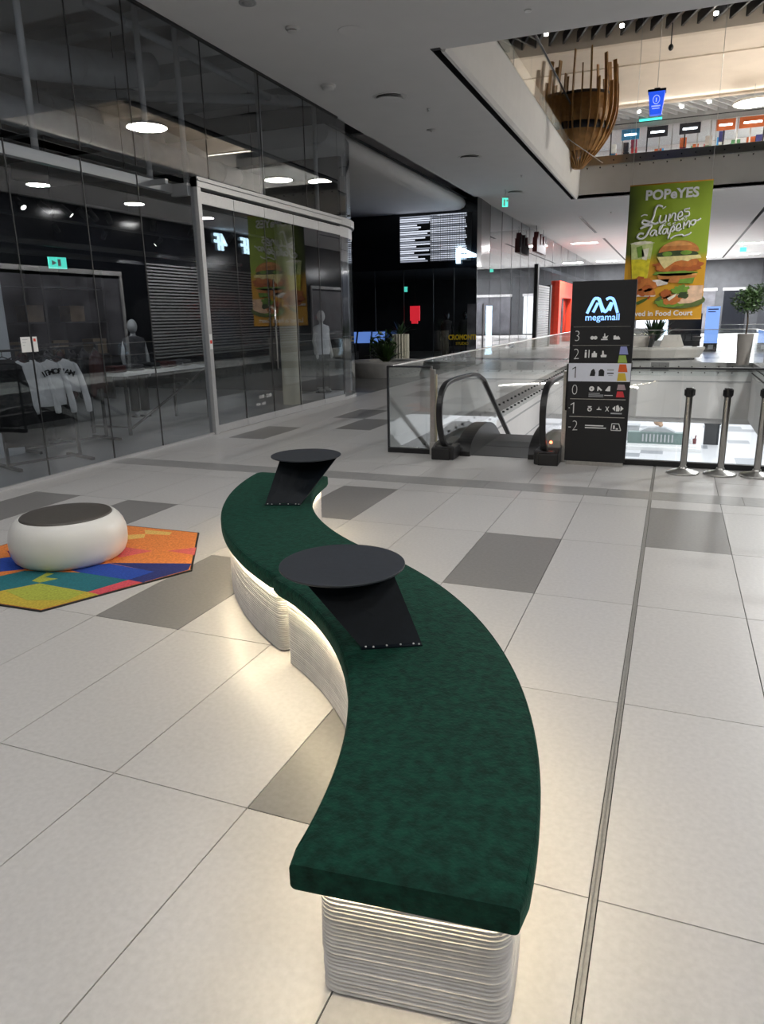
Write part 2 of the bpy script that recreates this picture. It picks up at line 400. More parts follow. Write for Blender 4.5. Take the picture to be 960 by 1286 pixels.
obj('ring', MB().lathe([(.05, 0), (.05, -.01), (.035, -.01)], 16), 'white', t); obj('lens', MB().lathe([(.033, -.004), (.001, -.006)], 16), 'lamp', t)
t = thing('exit_sign', 'green exit sign hanging from the ceiling in front of the dark shop', 'exit sign', (-2.82, 22.35, 5.12), .3)
obj('panel', MB().box(-.09, .09, -.012, .012, -.13, .13), 'exit', t); obj('housing', MB().box(-.11, .11, -.03, .03, .13, .18), 'white', t)
obj('runner', MB().box(-.05, .0, -.018, -.015, -.1, .09).prism([(.04, 0), (.1, .05), (.04, .1)], -.018, -.015, 'y'), 'whiteprint', t); obj('stem', MB().cyl((0, 0, .18), (0, 0, .385), .01, 6), 'white', t)

# luminaires (round panels), a lamp object each
NL = []
def round_light(x, y, power, r=.3, z=Z, label='round flat ceiling lamp above the bench area', group='round ceiling lamps', col=(1, .985, .965), where='hall'):
    NL.append(where)
    t = thing('ceiling_light', label, 'ceiling lamp', (x, y, z), 0, group)
    obj('rim', MB().lathe([(r + .02, 0), (r + .02, -.03), (r, -.032)], 28), 'white', t)
    obj('diffuser', MB().lathe([(r, -.01), (r, -.025), (.001, -.026)], 28), 'lamp', t)
    area('ceiling_lamp_%s_%d_offscreen' % (where, NL.count(where)), (0, 0, -.035), power, 2 * r, parent=t, disk=True, col=col)
for y in (-6, -2.5, .8, 3.6):
    for x in (-2.4, 1.2, 4.8, 7.3): round_light(x, y, 28)
for y in (11, 15, 19, 23): round_light(6.5, y, 300, label='round flat ceiling lamp on the walkway past the opening', group='walkway ceiling lamps', where='walkway')
for k, y in enumerate([10.6, 12.4, 14.2, 16, 17.8, 19.6, 21.4, 23.2]):
    t = thing('slot_spotlight', 'small black unlit spotlight set in the long dark ceiling slot', 'spotlight', (-1.135, y, 5.62), 0, 'spotlights in the ceiling slot')
    obj('housing', MB().cyl((0, 0, .06), (0, 0, -.0), .035, 12), 'black', t); obj('lens', MB().lathe([(.02, -.002), (.001, -.004)], 10), 'darkmetal', t)
for (x, y) in [(-2.6, 42), (-2.75, 58), (6.3, 47.8), (4.5, 58), (6.8, 57)]:
    t = thing('linear_light', 'lit rectangular ceiling panel far down the mall', 'ceiling lamp', (x, y, Z), 0, 'far ceiling panels')
    obj('frame', MB().box(-.75, .75, -.35, .35, -.02, 0), 'white', t); obj('diffuser', MB().box(-.7, .7, -.3, .3, -.026, -.02), 'lamp', t)
    area('panel_lamp', (0, 0, -.04), 1000, 1.4, .6, parent=t, col=(.97, .98, 1))

# ------------------------------------------------------------------ curved bench in two halves
def arc_pt(c, r, a): return (c[0] + r * math.cos(a), c[1] + r * math.sin(a))
rad = math.radians
SEG = [  # left circle, right circle, angle ranges
    (((-.28, -.707), 2.015, rad(2.0), rad(60.0)), ((-.287, -.59), 2.578, rad(.2), rad(58.8))),
    (((2.395, 3.68), 3.1, rad(-122.3), rad(-172.6)), ((2.28, 3.575), 2.33, rad(-122.0), rad(-172.8)))]
def edges(k, n):
    (cl, rl, a0, a1), (cr, rr, b0, b1) = SEG[k]
    return [arc_pt(cl, rl, a0 + (a1 - a0) * i / n) for i in range(n + 1)], [arc_pt(cr, rr, b0 + (b1 - b0) * i / n) for i in range(n + 1)]
def lerp(a, b, t): return (a[0] + (b[0] - a[0]) * t, a[1] + (b[1] - a[1]) * t)
def curved_bench(k, label):
    t = thing('curved_bench', label, 'bench', (0, 0, 0), 0, 'two halves of the S-shaped bench')
    n = 36; Lp, Rp = edges(k, n)
    # cushion: rounded section lofted along the arc
    sec = []
    R, z0, z1 = .024, .368, .46
    for (cx, cz, q0) in ((0, z0 + R, 180), (1, z0 + R, 270), (1, z1 - R, 0), (0, z1 - R, 90)):
        for j in range(5): sec.append((cx, cz, rad(q0 + 22.5 * j)))
    mb = MB(); v = []; m = len(sec)
    st = [(-.0, .012), (.0, .004), (.0, 0)] ; order = [(0, .022, .0), (0, .008, .008), (0, 0, .022)]
    stations = []
    for i in range(n + 1): stations.append((i, 0, 0))
    for i in range(n + 1):
        l, r = Vector(Lp[i]), Vector(Rp[i]); d = (r - l).normalized()
        # ends are slightly pulled in so the edge reads rounded
        ins = .010 if i in (0, n) else 0
        for (cx, cz, q) in sec:
            base = l if cx == 0 else r
            off = (R if cx == 0 else -R) + math.cos(q) * (R - ins)
            p = base + d * off
            zz = cz + math.sin(q) * (R - ins)
            crown = .006 * (1 - abs(2 * 0 - 1)) if False else 0
            v.append((p.x, p.y, zz + crown))
    # extra rounding rings at both ends
    f = []
    for i in range(n):
        for j in range(m):
            j2 = (j + 1) % m; f.append((i * m + j, i * m + j2, (i + 1) * m + j2, (i + 1) * m + j))
    mb.add(v, f, True)
    mb.add(v[:m], [tuple(range(m))]); mb.add(v[n * m:], [tuple(range(m))[::-1]])
    cush = obj('cushion', mb, 'velvet', t)
    seam = MB()
    for P, s in ((Lp, 1), (Rp, -1)):
        pts = []
        for i in range(1, n):
            l, r = Vector(Lp[i]), Vector(Rp[i]); d = (r - l).normalized(); p = Vector(P[i]) + d * s * .010
            pts.append((p.x, p.y, .4555))
        seam.tube(pts, .0022, 5)
    obj('piping', seam, 'velvet', cush)
    # ribbed base
    ins_s, ins_e = .042, (.075, .05)
    path = []
    N = 40
    Lq, Rq = edges(k, N)
    length = math.dist(lerp(Lq[0], Rq[0], .5), lerp(Lq[1], Rq[1], .5)) * N
    e0, e1 = (ins_e if k == 0 else ins_e[::-1])
    e0, e1 = e0 / length, e1 / length
    def at(s, u):   # s along 0..1, u across in metres from left edge / right edge
        (cl, rl, a0, a1), (cr, rr, b0, b1) = SEG[k]
        s = e0 + s * (1 - e0 - e1)
        l = Vector(arc_pt(cl, rl, a0 + (a1 - a0) * s)); r = Vector(arc_pt(cr, rr, b0 + (b1 - b0) * s)); d = (r - l).normalized()
        w = (r - l).length
        return l + d * (ins_s + u * (w - 2 * ins_s))
    rc = .045; rl = rc / length
    loop = []
    def corner(s0, u0, ds, du, q0):
        for j in range(6):
            q = rad(q0 + 18 * j); loop.append(at(s0 + ds * rl * 0 + rl * math.cos(q), u0 + (rc / .44) * math.sin(q)))
    corner(1 - rl, 1 - rc / .44, 0, 0, 0)
    corner(1 - rl, rc / .44, 0, 0, 270) if False else None
    for i in range(1, 40): loop.append(at(1 - rl - (1 - 2 * rl) * i / 40, 1))
    for j in range(6):
        q = rad(90 + 18 * j); loop.append(at(rl + rl * math.cos(q), 1 - rc / .44 + rc / .44 * math.sin(q)))
    for i in range(1, 8): loop.append(at(0, 1 - rc / .44 - (1 - 2 * rc / .44) * i / 8))
    for j in range(6):
        q = rad(180 + 18 * j); loop.append(at(rl + rl * math.cos(q), rc / .44 + rc / .44 * math.sin(q)))
    for i in range(1, 40): loop.append(at(rl + (1 - 2 * rl) * i / 40, 0))
    for j in range(6):
        q = rad(270 + 18 * j); loop.append(at(1 - rl + rl * math.cos(q), rc / .44 + rc / .44 * math.sin(q)))
    for i in range(1, 8): loop.append(at(1, rc / .44 + (1 - 2 * rc / .44) * i / 8))
    m = len(loop); nrm = []
    for i in range(m):
        a, b = loop[i - 1], loop[(i + 1) % m]; tn = (b - a).normalized(); nrm.append(Vector((tn.y, -tn.x)))
    ctr = sum(loop, Vector((0, 0))) / m
    if nrm[0].dot(loop[0] - ctr) < 0: nrm = [-q for q in nrm]
    ribs = 30; H = .366; v = []; rows = []
    rng = random.Random(k + 3)
    for rb in range(ribs):
        for s_ in range(5): rows.append((rb, s_ / 5))
    rows.append((ribs - 1, 1))
    ph = [rng.uniform(0, 6.28) for _ in range(ribs)]; wob = [rng.uniform(-.0012, .0012) for _ in range(ribs)]
    for rb, s_ in rows:
        bul = {0: 0, 1: .05, 2: .9, 3: 1, 4: .75}[round(s_ * 5) % 5]
        z = (rb + s_) / ribs * H + .004
        for i in range(m):
            w = .0006 * math.sin(i * .35 + ph[rb]) + .0016 * math.sin(i * .11 + rb * .23)
            off = -.016 + .0160 * bul + wob[rb] + .0012 * math.sin(i * .17 + rb * .3)
            p = loop[i] + nrm[i] * off
            v.append((p.x, p.y, max(.0, z + w * (1.3 if 0 < z < H - .02 else 0))))
    f = []
    for i in range(len(rows) - 1):
        for j in range(m):
            j2 = (j + 1) % m; f.append((i * m + j, i * m + j2, (i + 1) * m + j2, (i + 1) * m + j))
    mb = MB(); mb.add(v, f, True)
    obj('ribbed_base', mb, 'print', t)
    obj('plinth', MB().prism([tuple(loop[i] - nrm[i] * .012) for i in range(m)], 0, .006), 'black', t)  # black layer drawn as the thin shadow line under the base
    # light strip under the cushion
    o1 = [loop[i] + nrm[i] * .007 for i in range(m)]; o2 = [loop[i] + nrm[i] * .019 for i in range(m)]
    vs = [(p.x, p.y, .3655) for p in o1] + [(p.x, p.y, .3655) for p in o2] + [(p.x, p.y, .3685) for p in o1] + [(p.x, p.y, .3685) for p in o2]
    fs = []
    for i in range(m):
        j = (i + 1) % m
        fs += [(i, m + i, m + j, j), (2 * m + i, 2 * m + j, 3 * m + j, 3 * m + i), (i, j, 2 * m + j, 2 * m + i), (m + i, 3 * m + i, 3 * m + j, m + j)]
    obj('light_strip', MB().add(vs, fs), 'led', t)
curved_bench(0, 'green velvet bench half with ribbed white base, square-ended beside the floor joint')
curved_bench(1, 'green velvet bench half on ribbed white base, curving towards the rug and escalator')

# ------------------------------------------------------------------ tables on the bench
def bench_table(label, c, zt, foot, top, slot, crease):
    t = thing('side_table', label, 'table', (c[0], c[1], .46))
    z0 = .46
    prof = [(.001, zt - z0 - .008), (.243, zt - z0 - .008), (.245, zt - z0 - .006), (.245, zt - z0 - .001), (.243, zt - z0), (.001, zt - z0)]
    obj('table_top', MB().lathe(prof, 56, smooth=False), 'table', t)
    f0, f1 = Vector((*foot[0], 0)) - Vector((c[0], c[1], 0)), Vector((*foot[1], 0)) - Vector((c[0], c[1], 0))
    u = (f1 - f0).normalized(); nn = Vector((u.y, -u.x, 0))
    t0 = Vector((*top[0], 0)) - Vector((c[0], c[1], 0)); t1 = Vector((*top[1], 0)) - Vector((c[0], c[1], 0))
    h = zt - z0 - .008
    A, B, C_, D = f0 + Vector((0, 0, .004)), f1 + Vector((0, 0, .004)), t1 + Vector((0, 0, h)), t0 + Vector((0, 0, h))
    def sheet(P, th=.006):
        n_ = (P[1] - P[0]).cross(P[3] - P[0]).normalized() * th / 2
        v = [p + n_ for p in P] + [p - n_ for p in P]
        return MB().add(v, [(0, 1, 2, 3), (7, 6, 5, 4), (0, 4, 5, 1), (1, 5, 6, 2), (2, 6, 7, 3), (3, 7, 4, 0)])
    if crease:
        m0, m1 = A.lerp(B, .52) - nn * .03, D.lerp(C_, .45) - nn * .05
        obj('support_sheet', sheet([A, m0, m1, D]), 'tableleg', t); obj('support_sheet', sheet([m0, B, C_, m1]), 'tableleg', t)
    else:
        obj('support_sheet', sheet([A, B, C_, D]), 'tableleg', t)
    # foot flange with bolts
    Fl = [f0 + Vector((0, 0, .003)), f1 + Vector((0, 0, .003)), f1 + nn * .022 + Vector((0, 0, .003)), f0 + nn * .022 + Vector((0, 0, .003))]
    fl = obj('foot_flange', sheet(Fl), 'tableleg', t)
    for s in (.08, .2, .42, .65, .86, .95):
        p = f0.lerp(f1, s) + nn * (.010 if s not in (.2, .95) else .016)
        obj('bolt', MB().lathe([(.004, 0), (.004, .0035), (.001, .005)], 8, (p.x, p.y, .006)), 'white', fl)
    # tab under the top
    q = D.lerp(C_, .42); w = u * .05
    g = (A.lerp(B, .45) - q).normalized()
    P = [q - w + g * .04 + nn * .006, q + w + g * .04 + nn * .006, q + w + g * .085 + nn * .006, q - w + g * .085 + nn * .006]
    if slot: obj('cable_slot', sheet(P, .003), 'black', t)
bench_table('round anthracite table with a leaning sheet leg, on the square-ended half of the bench', (1.36, .53), .77,
            ((1.46, .46), (1.67, .57)), ((1.17, .46), (1.50, .655)), True, False)
bench_table('round anthracite table with a creased sheet leg, near the grey paving strip', (.15, 2.56), .77,
            ((-.04, 2.29), (.2, 2.36)), ((.0, 2.47), (.37, 2.62)), False, True)

# ------------------------------------------------------------------ rug and pouf
rug = thing('patchwork_rug', 'many-sided rug of orange, blue, teal and yellow patches under the white pouf', 'rug', (-1.4, 2, 0))
OUT = [(-1.02, 2.84), (-.52, 2.05), (-.955, 1.13), (-1.34, 1.12), (-1.9, 1.2), (-2.35, 1.7), (-2.3, 2.45), (-1.77, 2.83)]
obj('backing', MB().prism([(x + 1.4, y - 2) for x, y in OUT], 0, .009), 'black', rug)
def sh(pts, s=.988): 
    cx = sum(p[0] for p in OUT) / len(OUT); cy = sum(p[1] for p in OUT) / len(OUT)
    return [(cx + (x - cx) * s, cy + (y - cy) * s) for x, y in pts]
RUGC = {'orange': (.72, .22, .05), 'yellow': (.72, .45, .12), 'pink': (.68, .12, .12), 'blue': (.012, .06, .36), 'navy': (.015, .025, .15), 'teal': (.01, .14, .17),
        'rose': (.6, .07, .1), 'olive': (.5, .38, .04), 'lime': (.36, .4, .05), 'maroon': (.14, .01, .06), 'cyan': (.03, .25, .5), 'paleblue': (.2, .35, .6)}
for k, c in RUGC.items(): mat('rug ' + k, c, .95, noise=.22, scale=70, bump=.3, bscale=250)
for i, (k, P, h) in enumerate([
    ('orange', sh(OUT, .985), 0),
    ('yellow', [(-1.51, 2.76), (-1.24, 2.77), (-1.21, 2.7), (-1.42, 2.66)], 1), ('yellow', [(-1.57, 2.58), (-1.42, 2.66), (-1.36, 2.57), (-1.48, 2.47)], 1),
    ('pink', [(-1.34, 2.19), (-1.34, 2.32), (-1.07, 2.31), (-1.2, 2.1)], 1), ('pink', [(-.96, 2.35), (-.80, 2.49), (-.70, 2.33)], 1),
    ('blue', [(-1.43, 1.78), (-1.18, 1.97), (-.75, 1.93), (-.81, 1.74), (-1.23, 1.75)], 2), ('navy', [(-1.19, 1.98), (-.605, 2.16), (-.545, 2.04), (-.685, 1.73), (-.81, 1.74), (-.75, 1.93)], 1),
    ('teal', [(-1.65, 1.65), (-1.23, 1.75), (-.81, 1.74), (-.91, 1.47), (-1.34, 1.49), (-1.48, 1.29), (-1.75, 1.45)], 1), ('rose', [(-.91, 1.47), (-.81, 1.74), (-.69, 1.73), (-.81, 1.46)], 2),
    ('olive', [(-1.88, 1.23), (-1.48, 1.29), (-1.34, 1.49), (-.91, 1.47), (-.81, 1.46), (-.97, 1.145), (-1.34, 1.135)], 2), ('lime', [(-1.45, 1.31), (-1.33, 1.49), (-.92, 1.46), (-.93, 1.32), (-1.17, 1.23)], 3),
    ('lime', [(-1.43, 1.51), (-1.46, 1.67), (-1.4, 1.67), (-1.4, 1.59), (-1.29, 1.6), (-1.35, 1.5)], 3),
    ('blue', [(-1.9, 1.5), (-1.62, 1.72), (-2.0, 1.85), (-2.2, 1.66)], 2), ('maroon', [(-2.0, 1.85), (-1.7, 1.8), (-1.95, 2.05), (-2.15, 1.95)], 2), ('cyan', [(-2.3, 2.3), (-1.95, 2.25), (-2.05, 2.5), (-2.26, 2.42)], 2), ('teal', [(-1.88, 1.23), (-1.48, 1.29), (-1.75, 1.5), (-2.1, 1.5)], 1)]):
    obj('patch', MB().prism([(x + 1.4, y - 2) for x, y in P], .006, .0105 + h * .0006), 'rug ' + k, rug)
pf = thing('pouf', 'white pebble-shaped pouf with a taupe round seat pad on the patchwork rug', 'pouf', (-1.575, 2.02, .0115))
prof = [(.33, 0), (.36, .006), (.385, .03), (.402, .07), (.41, .12), (.411, .165), (.405, .21), (.392, .25), (.37, .287), (.348, .31), (.33, .322), (.322, .322), (.318, .312)]
obj('shell', MB().lathe(prof, 56), 'poufwhite', pf)
obj('seat_pad', MB().lathe([(.316, .312), (.319, .322), (.314, .330), (.30, .334), (.2, .337), (.001, .338)], 56), 'cushion', pf)

# ------------------------------------------------------------------ glass storefront of the clothes shop
X = -4.0
wl = struct('window_1')   # glazing left of the portal and the clerestory above it
def pane(y0, y1, z0, z1, parent, x=X): return obj('glass_pane', MB().box(x - .006, x + .006, y0 + .004, y1 - .004, z0, z1), 'shopglass', parent)
low = [(1.2, 2.65), (2.65, 4.18), (4.18, 5.24), (5.24, 6.2), (6.2, 7.42)]
for a, b in low: pane(a, b, .03, 3.52, wl)
up = [(1.2, 2.65), (2.65, 4.18), (4.18, 5.26), (5.26, 6.21), (6.21, 7.8), (7.8, 9.36), (9.36, 10.9), (10.9, 12.3)]
for a, b in up: pane(a, b, 3.60, 5.5, wl)
for y in [p[1] for p in low[:-1]]: obj('joint_seal', MB().box(X - .008, X + .008, y - .005, y + .005, .03, 3.52), 'black', wl)
for y in [p[1] for p in up[:-1]]: obj('joint_seal', MB().box(X - .008, X + .008, y - .004, y + .004, 3.6, 5.5), 'black', wl)
box('sill_rail', (X - .03, X + .03, 1.2, 7.42, 0, .03), 'alu', wl)
box('head_rail', (X - .03, X + .02, 1.2, 12.35, 5.47, 5.5), 'black', wl)
# curved end panes
cur = [(X, 12.3), (X - .02, 12.75), (X - .12, 13.15), (X - .3, 13.5), (X - .55, 13.8)]
def cpane(p, q, z0, z1, parent, mt='shopglass', th=.006):
    d = Vector((q[0] - p[0], q[1] - p[1])).normalized(); n = Vector((-d.y, d.x)) * th
    P = [(p[0] + n.x, p[1] + n.y), (q[0] + n.x, q[1] + n.y), (q[0] - n.x, q[1] - n.y), (p[0] - n.x, p[1] - n.y)]
    return obj('glass_pane' if mt == 'shopglass' else 'curved_rail', MB().prism(P, z0, z1), mt, parent)
for i in range(4):
    cpane(cur[i], cur[i + 1], 3.6, 5.2 if i else 5.5, wl)
for y in (5.24, 2.65):
    pass
# hangers and beam behind the clerestory
for (y, zb) in [(6.85, 3.5), (7.67, 3.62), (9.85, 3.62), (11.95, 3.62), (4.9, 3.5)]:
    obj('hanger_tube', MB().cyl((X - .3, y, zb), (X - .3, y, 5.9), .04, 12), 'greypaint', wl)
box('transom_beam', (X - .36, X - .26, 1.2, 7.3, 3.44, 3.56), 'alu', wl)
obj('beam_bracket', MB().box(X - .3, X - .02, 7.28, 7.36, 3.4, 3.56).box(X - .3, X - .02, 6.8, 6.86, 3.48, 3.54), 'alu', wl)
box('notice_sheet', (X + .007, X + .009, 4.04, 4.17, 1.40, 1.56), 'whiteprint', wl)
o = box('notice_sheet', (X + .007, X + .009, 4.20, 4.26, 1.40, 1.56), 'whiteprint', wl)
box('notice_mark', (X + .009, X + .010, 4.21, 4.24, 1.51, 1.54), 'red', wl)
for k in range(3): box('notice_line', (X + .009, X + .010, 4.06, 4.13 - .02 * k, 1.53 - .03 * k, 1.535 - .03 * k), 'greypaint', wl)

dr = struct('door_1')     # portal with sliding glass doors
obj('portal_frame', MB().box(X - .06, X + .06, 7.40, 7.49, 0, 3.66).box(X - .08, X + .07, 7.40, 12.3, 3.52, 3.66).box(X - .05, X + .09, 7.40, 12.3, 3.60, 3.63), 'alu', dr, bevel=.004)
for i in range(4):
    cpane(cur[i], cur[i + 1], 3.52, 3.66, dr, 'alu', .07)
    cpane(cur[i], cur[i + 1], .06, 3.3, dr)
    cpane(cur[i], cur[i + 1], 3.3, 3.5, dr, 'alu', .015); cpane(cur[i], cur[i + 1], 0, .06, dr, 'alu', .02)
ds = [7.49, 8.39, 9.31, 10.31, 11.31, 12.3]
for i in range(5):
    a, b = ds[i], ds[i + 1]
    lf = obj('door_leaf', MB().box(X - .006, X + .006, a + .006, b - .006, .12, 3.32), 'shopglass', dr)
    box('rail_top', (X - .018, X + .018, a + .006, b - .006, 3.32, 3.48), 'alu', lf)
    box('rail_bottom', (X - .018, X + .018, a + .006, b - .006, .005, .12), 'alu', lf)
    box('edge_seal', (X - .009, X + .009, b - .008, b + .004, .005, 3.48), 'black', lf)
obj('pull_handle', MB().cyl((X + .05, 9.42, .85), (X + .05, 9.42, 2.35), .014, 10).cyl((X, 9.42, 1.0), (X + .05, 9.42, 1.0), .01, 8).cyl((X, 9.42, 2.2), (X + .05, 9.42, 2.2), .01, 8), 'chrome', dr)
box('notice_sheet', (X + .061, X + .063, 7.41, 7.48, 1.28, 1.5), 'whiteprint', dr); box('notice_mark', (X + .063, X + .064, 7.42, 7.47, 1.36, 1.41), 'red', dr)
obj('end_post', MB().box(-4.62, -4.5, 13.75, 13.9, 0, 4.7), 'alu', dr)
text('opening_hours', '10:00 - 22:00', .08, 'whiteprint', dr, (X + .01, 9.0, .42), (PI / 2, 0, PI / 2)); text('opening_hours', 'PON - NED', .06, 'whiteprint', dr, (X + .01, 8.85, .3), (PI / 2, 0, PI / 2))

# shop interior shell
struct('wall_left', MB().box(-13.2, -13, -9, 13.8, 0, 6.6).box(-13, -4.65, 13.82, 13.95, 0, 5.12).box(-13, -4.1, 13.82, 13.95, 5.52, 6.6).box(-4.12, -4.06, 1, 13.9, 5.92, 6.6).box(-13, -4.1, .9, 1.1, 0, 6.6), 'dark')
struct('ceiling_shop', MB().box(-13, -4.06, -9, 13.8, 6.4, 6.6), mat('shop soffit', (.16, .16, .165), .8, noise=.15, scale=2) and 'shop soffit')
wp = struct('wall_panel', MB().box(-7.0, -5.6, 1.3, 5.32, 0, 3.3), 'whitewall')
def duct(name, label, pts, r, m='galv'):
    t = thing(name, label, 'duct', pts[0])
    o0 = Vector(pts[0]); P = [Vector(p) - o0 for p in pts]
    obj('pipe', MB().tube(P, r, 20), m, t)
    L = 0
    for i in range(len(P) - 1):
        d = P[i + 1] - P[i]; n = max(1, int(d.length / 1.2))
        for k in range(n):
            c = P[i] + d * ((k + .5) / n); u = d.normalized() * .02
            obj('flange', MB().tube([c - u, c + u], r + .012, 20), m, t)
duct('air_duct', 'thick grey air duct rising and bending under the shop ceiling', [(-6.3, 3.5, 4.95), (-6.3, 7.0, 5.3), (-6.2, 8.6, 5.58), (-6.0, 9.3, 5.75)], .25)
duct('air_duct', 'long straight grey air duct running low along the shop window', [(-6.5, 2.5, 4.62), (-6.5, 12.5, 4.62)], .2)
duct('air_duct', 'slim grey pipe crossing under the shop ceiling', [(-9.5, 9.6, 5.9), (-4.6, 12.6, 5.9)], .09)
duct('air_duct', 'slim grey pipe beside the clerestory glass of the shop', [(-5.2, 7.0, 5.85), (-5.2, 12.5, 5.85)], .06)
duct('air_duct', 'wide grey duct at the back of the shop', [(-8.5, 2.5, 5.45), (-8.5, 12.5, 5.45)], .3)
for k in range(5):
    tag(obj('ceiling_joist', MB().box(-13, -4.3, -.1, .1, -.15, .15).box(-13, -4.3, -.14, .14, -.17, -.13), 'greypaint', None, (0, 4.2 + 2.1 * k, 6.2)), 'grey steel joist under the shop ceiling', 'joist', 'shop ceiling joists')
# track with spots
for (xt, zt, y0, y1, lb) in [(-6.0, 3.42, 4.4, 13, 'black lighting track hanging parallel to the shop window'), (-7.6, 3.42, 4.4, 13, 'black lighting track deeper inside the shop')]:
    t = thing('lighting_track', lb, 'lighting track', (xt, y0, zt)); obj('rail', MB().box(-.02, .02, 0, y1 - y0, -.02, .02), 'black', t)
    for y in (0.5, 4, 8): obj('suspension_wire', MB().cyl((0, y, .02), (0, y, 6.4 - zt), .006, 5), 'black', t)
def track_spot(x, y, z, lit, ang):
    t = thing('track_spotlight', 'lit black track spotlight inside the shop' if lit else 'unlit black track spotlight inside the shop', 'spotlight', (x, y, z), ang, 'lit track spotlights' if lit else 'unlit track spotlights')
    obj('yoke', MB().cyl((0, 0, 0), (0, 0, -.09), .012, 6), 'black', t)
    obj('can', MB().cyl((-.05, 0, -.05), (.09, 0, -.17), .045, 12), 'black', t)
    obj('lens', MB().cyl((.09, 0, -.17), (.093, 0, -.173), .036, 12), 'lamp' if lit else 'darkmetal', t)
    if lit:
        l = bpy.data.lights.new('track_lamp', 'SPOT'); l.energy = 45; l.spot_size = rad(70); l.shadow_soft_size = 0
        lo = bpy.data.objects.new('track_lamp', l); COL.objects.link(lo); lo.parent = t; lo.location = (.1, 0, -.18); lo.rotation_euler = (0, -.7, 0)
for i, (y, lit) in enumerate([(6.16, 1), (6.6, 0), (6.99, 1), (7.33, 0), (7.55, 0), (7.9, 1), (9.0, 0), (10.1, 1), (11.4, 0)]): track_spot(-6.0, y, 3.4, lit, .4 * i)
for i, (y, lit) in enumerate([(5.2, 0), (7.0, 1), (8.4, 0), (9.6, 0), (11.2, 1)]): track_spot(-7.6, y, 3.4, lit, .9 * i)
for k in range(4):
    tag(obj('steel_truss_bar', MB().box(-.03, .03, 0, 8.6, -.03, .03), 'black', None, (-6.8 - .7 * k, 4.4, 2.9 + .12 * (k % 2))), 'black horizontal bar of the rack grid under the shop lights', 'rack bar', 'rack grid bars')
t = thing('exit_sign', 'bluish green exit sign glowing deep inside the clothes shop', 'exit sign', (-7, 7.74, 2.65), PI / 2 - .3)
obj('panel', MB().box(-.15, .15, -.015, .015, -.09, .09), 'exit', t); obj('arrow', MB().prism([(-.1, -.04), (-.02, 0), (-.1, .04)], -.02, -.015, 'y').box(.0, .05, -.02, -.015, -.05, .06), 'whiteprint', t)

# clothes rails: a rack is two T feet, two posts, a bar
def clothes_rack(label, loc, rz, L=1.15, H=1.38):
    t = thing('clothes_rack', label, 'clothes rack', loc, rz)
    for x in (-L / 2 + .12, L / 2 - .12):
        obj('post', MB().box(x - .018, x + .018, -.018, .018, .03, H), 'black', t)
        obj('foot', MB().box(x - .022, x + .022, -.33, .33, 0, .035), 'black', t)
    obj('rail', MB().box(-L / 2, L / 2, -.014, .014, H, H + .028), 'black', t)
    obj('stretcher', MB().box(-L / 2 + .1, L / 2 - .1, -.015, .015, .03, .06), 'black', t)
    return t
RK = rad(0)
clothes_rack('low black clothes rack carrying the white sweatshirts by the window', (-4.75, 4.85, 0), 1.25)
clothes_rack('black clothes rack of dark garments behind the sweatshirt rack', (-5.5, 6.0, 0), 1.35, 1.5, 1.4)
def hanger(t, z=0):
    obj('hanger', MB().tube([(-.2, 0, -.07 + z), (0, 0, .02 + z), (.2, 0, -.07 + z)], .008, 6).tube([(0, 0, .02 + z), (0, 0, .07 + z), (.03, 0, .1 + z), (.045, 0, .075 + z)], .004, 5), 'black', t)
def garment(name, label, loc, rz, outline, m, th=.05, group=None, sleeves=None, cat='garment'):
    """flat-hanging garment with body, puffed like cloth on a hanger"""
    t = thing(name, label, cat, loc, rz, group)
    hanger(t)
    def puff(out, th, yoff=0, nm='body'):
        n = len(out); cx = sum(p[0] for p in out) / n; cz = sum(p[1] for p in out) / n
        v = []; rings = [(1, 0), (.93, .7), (.7, 1), (.35, 1.08)]
        for sgn in (-1, 1):
            for s, h in rings:
                for k, (x, z) in enumerate(out):
                    fold = .012 * math.sin(k * 2.1 + x * 30) * h
                    v.append((cx + (x - cx) * s, yoff + sgn * (th * h * .5 + fold * .5), cz + (z - cz) * s))
            v.append((cx, yoff + sgn * th * .55, cz))
        f = []; off2 = 4 * n + 1
        for side in (0, 1):
            b = side * off2
            for r in range(3):
                for k in range(n):
                    k2 = (k + 1) % n; q = (b + r * n + k, b + r * n + k2, b + (r + 1) * n + k2, b + (r + 1) * n + k); f.append(q if side else q[::-1])
            for k in range(n):
                q = (b + 3 * n + k, b + 3 * n + (k + 1) % n, b + 4 * n); f.append(q if side else q[::-1])
        obj(nm, MB().add(v, f, True), m, t)
    puff(outline, th)
    for sv in sleeves or (): puff(sv, th * 1.1, -.012, 'sleeve')
    return t
shirt = [(-.07, -.01), (-.13, -.03), (-.21, -.08), (-.235, -.2), (-.23, -.34), (-.23, -.5), (-.225, -.56), (-.12, -.575), (0, -.58), (.12, -.575), (.225, -.56), (.23, -.5), (.23, -.34), (.235, -.2), (.21, -.08), (.13, -.03), (.07, -.01), (.04, -.04), (0, -.055), (-.04, -.04)]
slv = [[(s * .17, -.05), (s * .22, -.085), (s * .265, -.2), (s * .30, -.35), (s * .325, -.5), (s * .335, -.6), (s * .33, -.66), (s * .30, -.67), (s * .265, -.66), (s * .255, -.58), (s * .235, -.42), (s * .205, -.24)] for s in (-1, 1)]
short = [(-.07, -.01), (-.13, -.03), (-.21, -.08), (-.235, -.2), (-.23, -.34), (-.225, -.42), (-.12, -.41), (0, -.385), (.12, -.40), (.225, -.43), (.23, -.34), (.235, -.2), (.21, -.08), (.13, -.03), (.07, -.01), (.04, -.04), (0, -.055), (-.04, -.04)]
fr = rad(42)
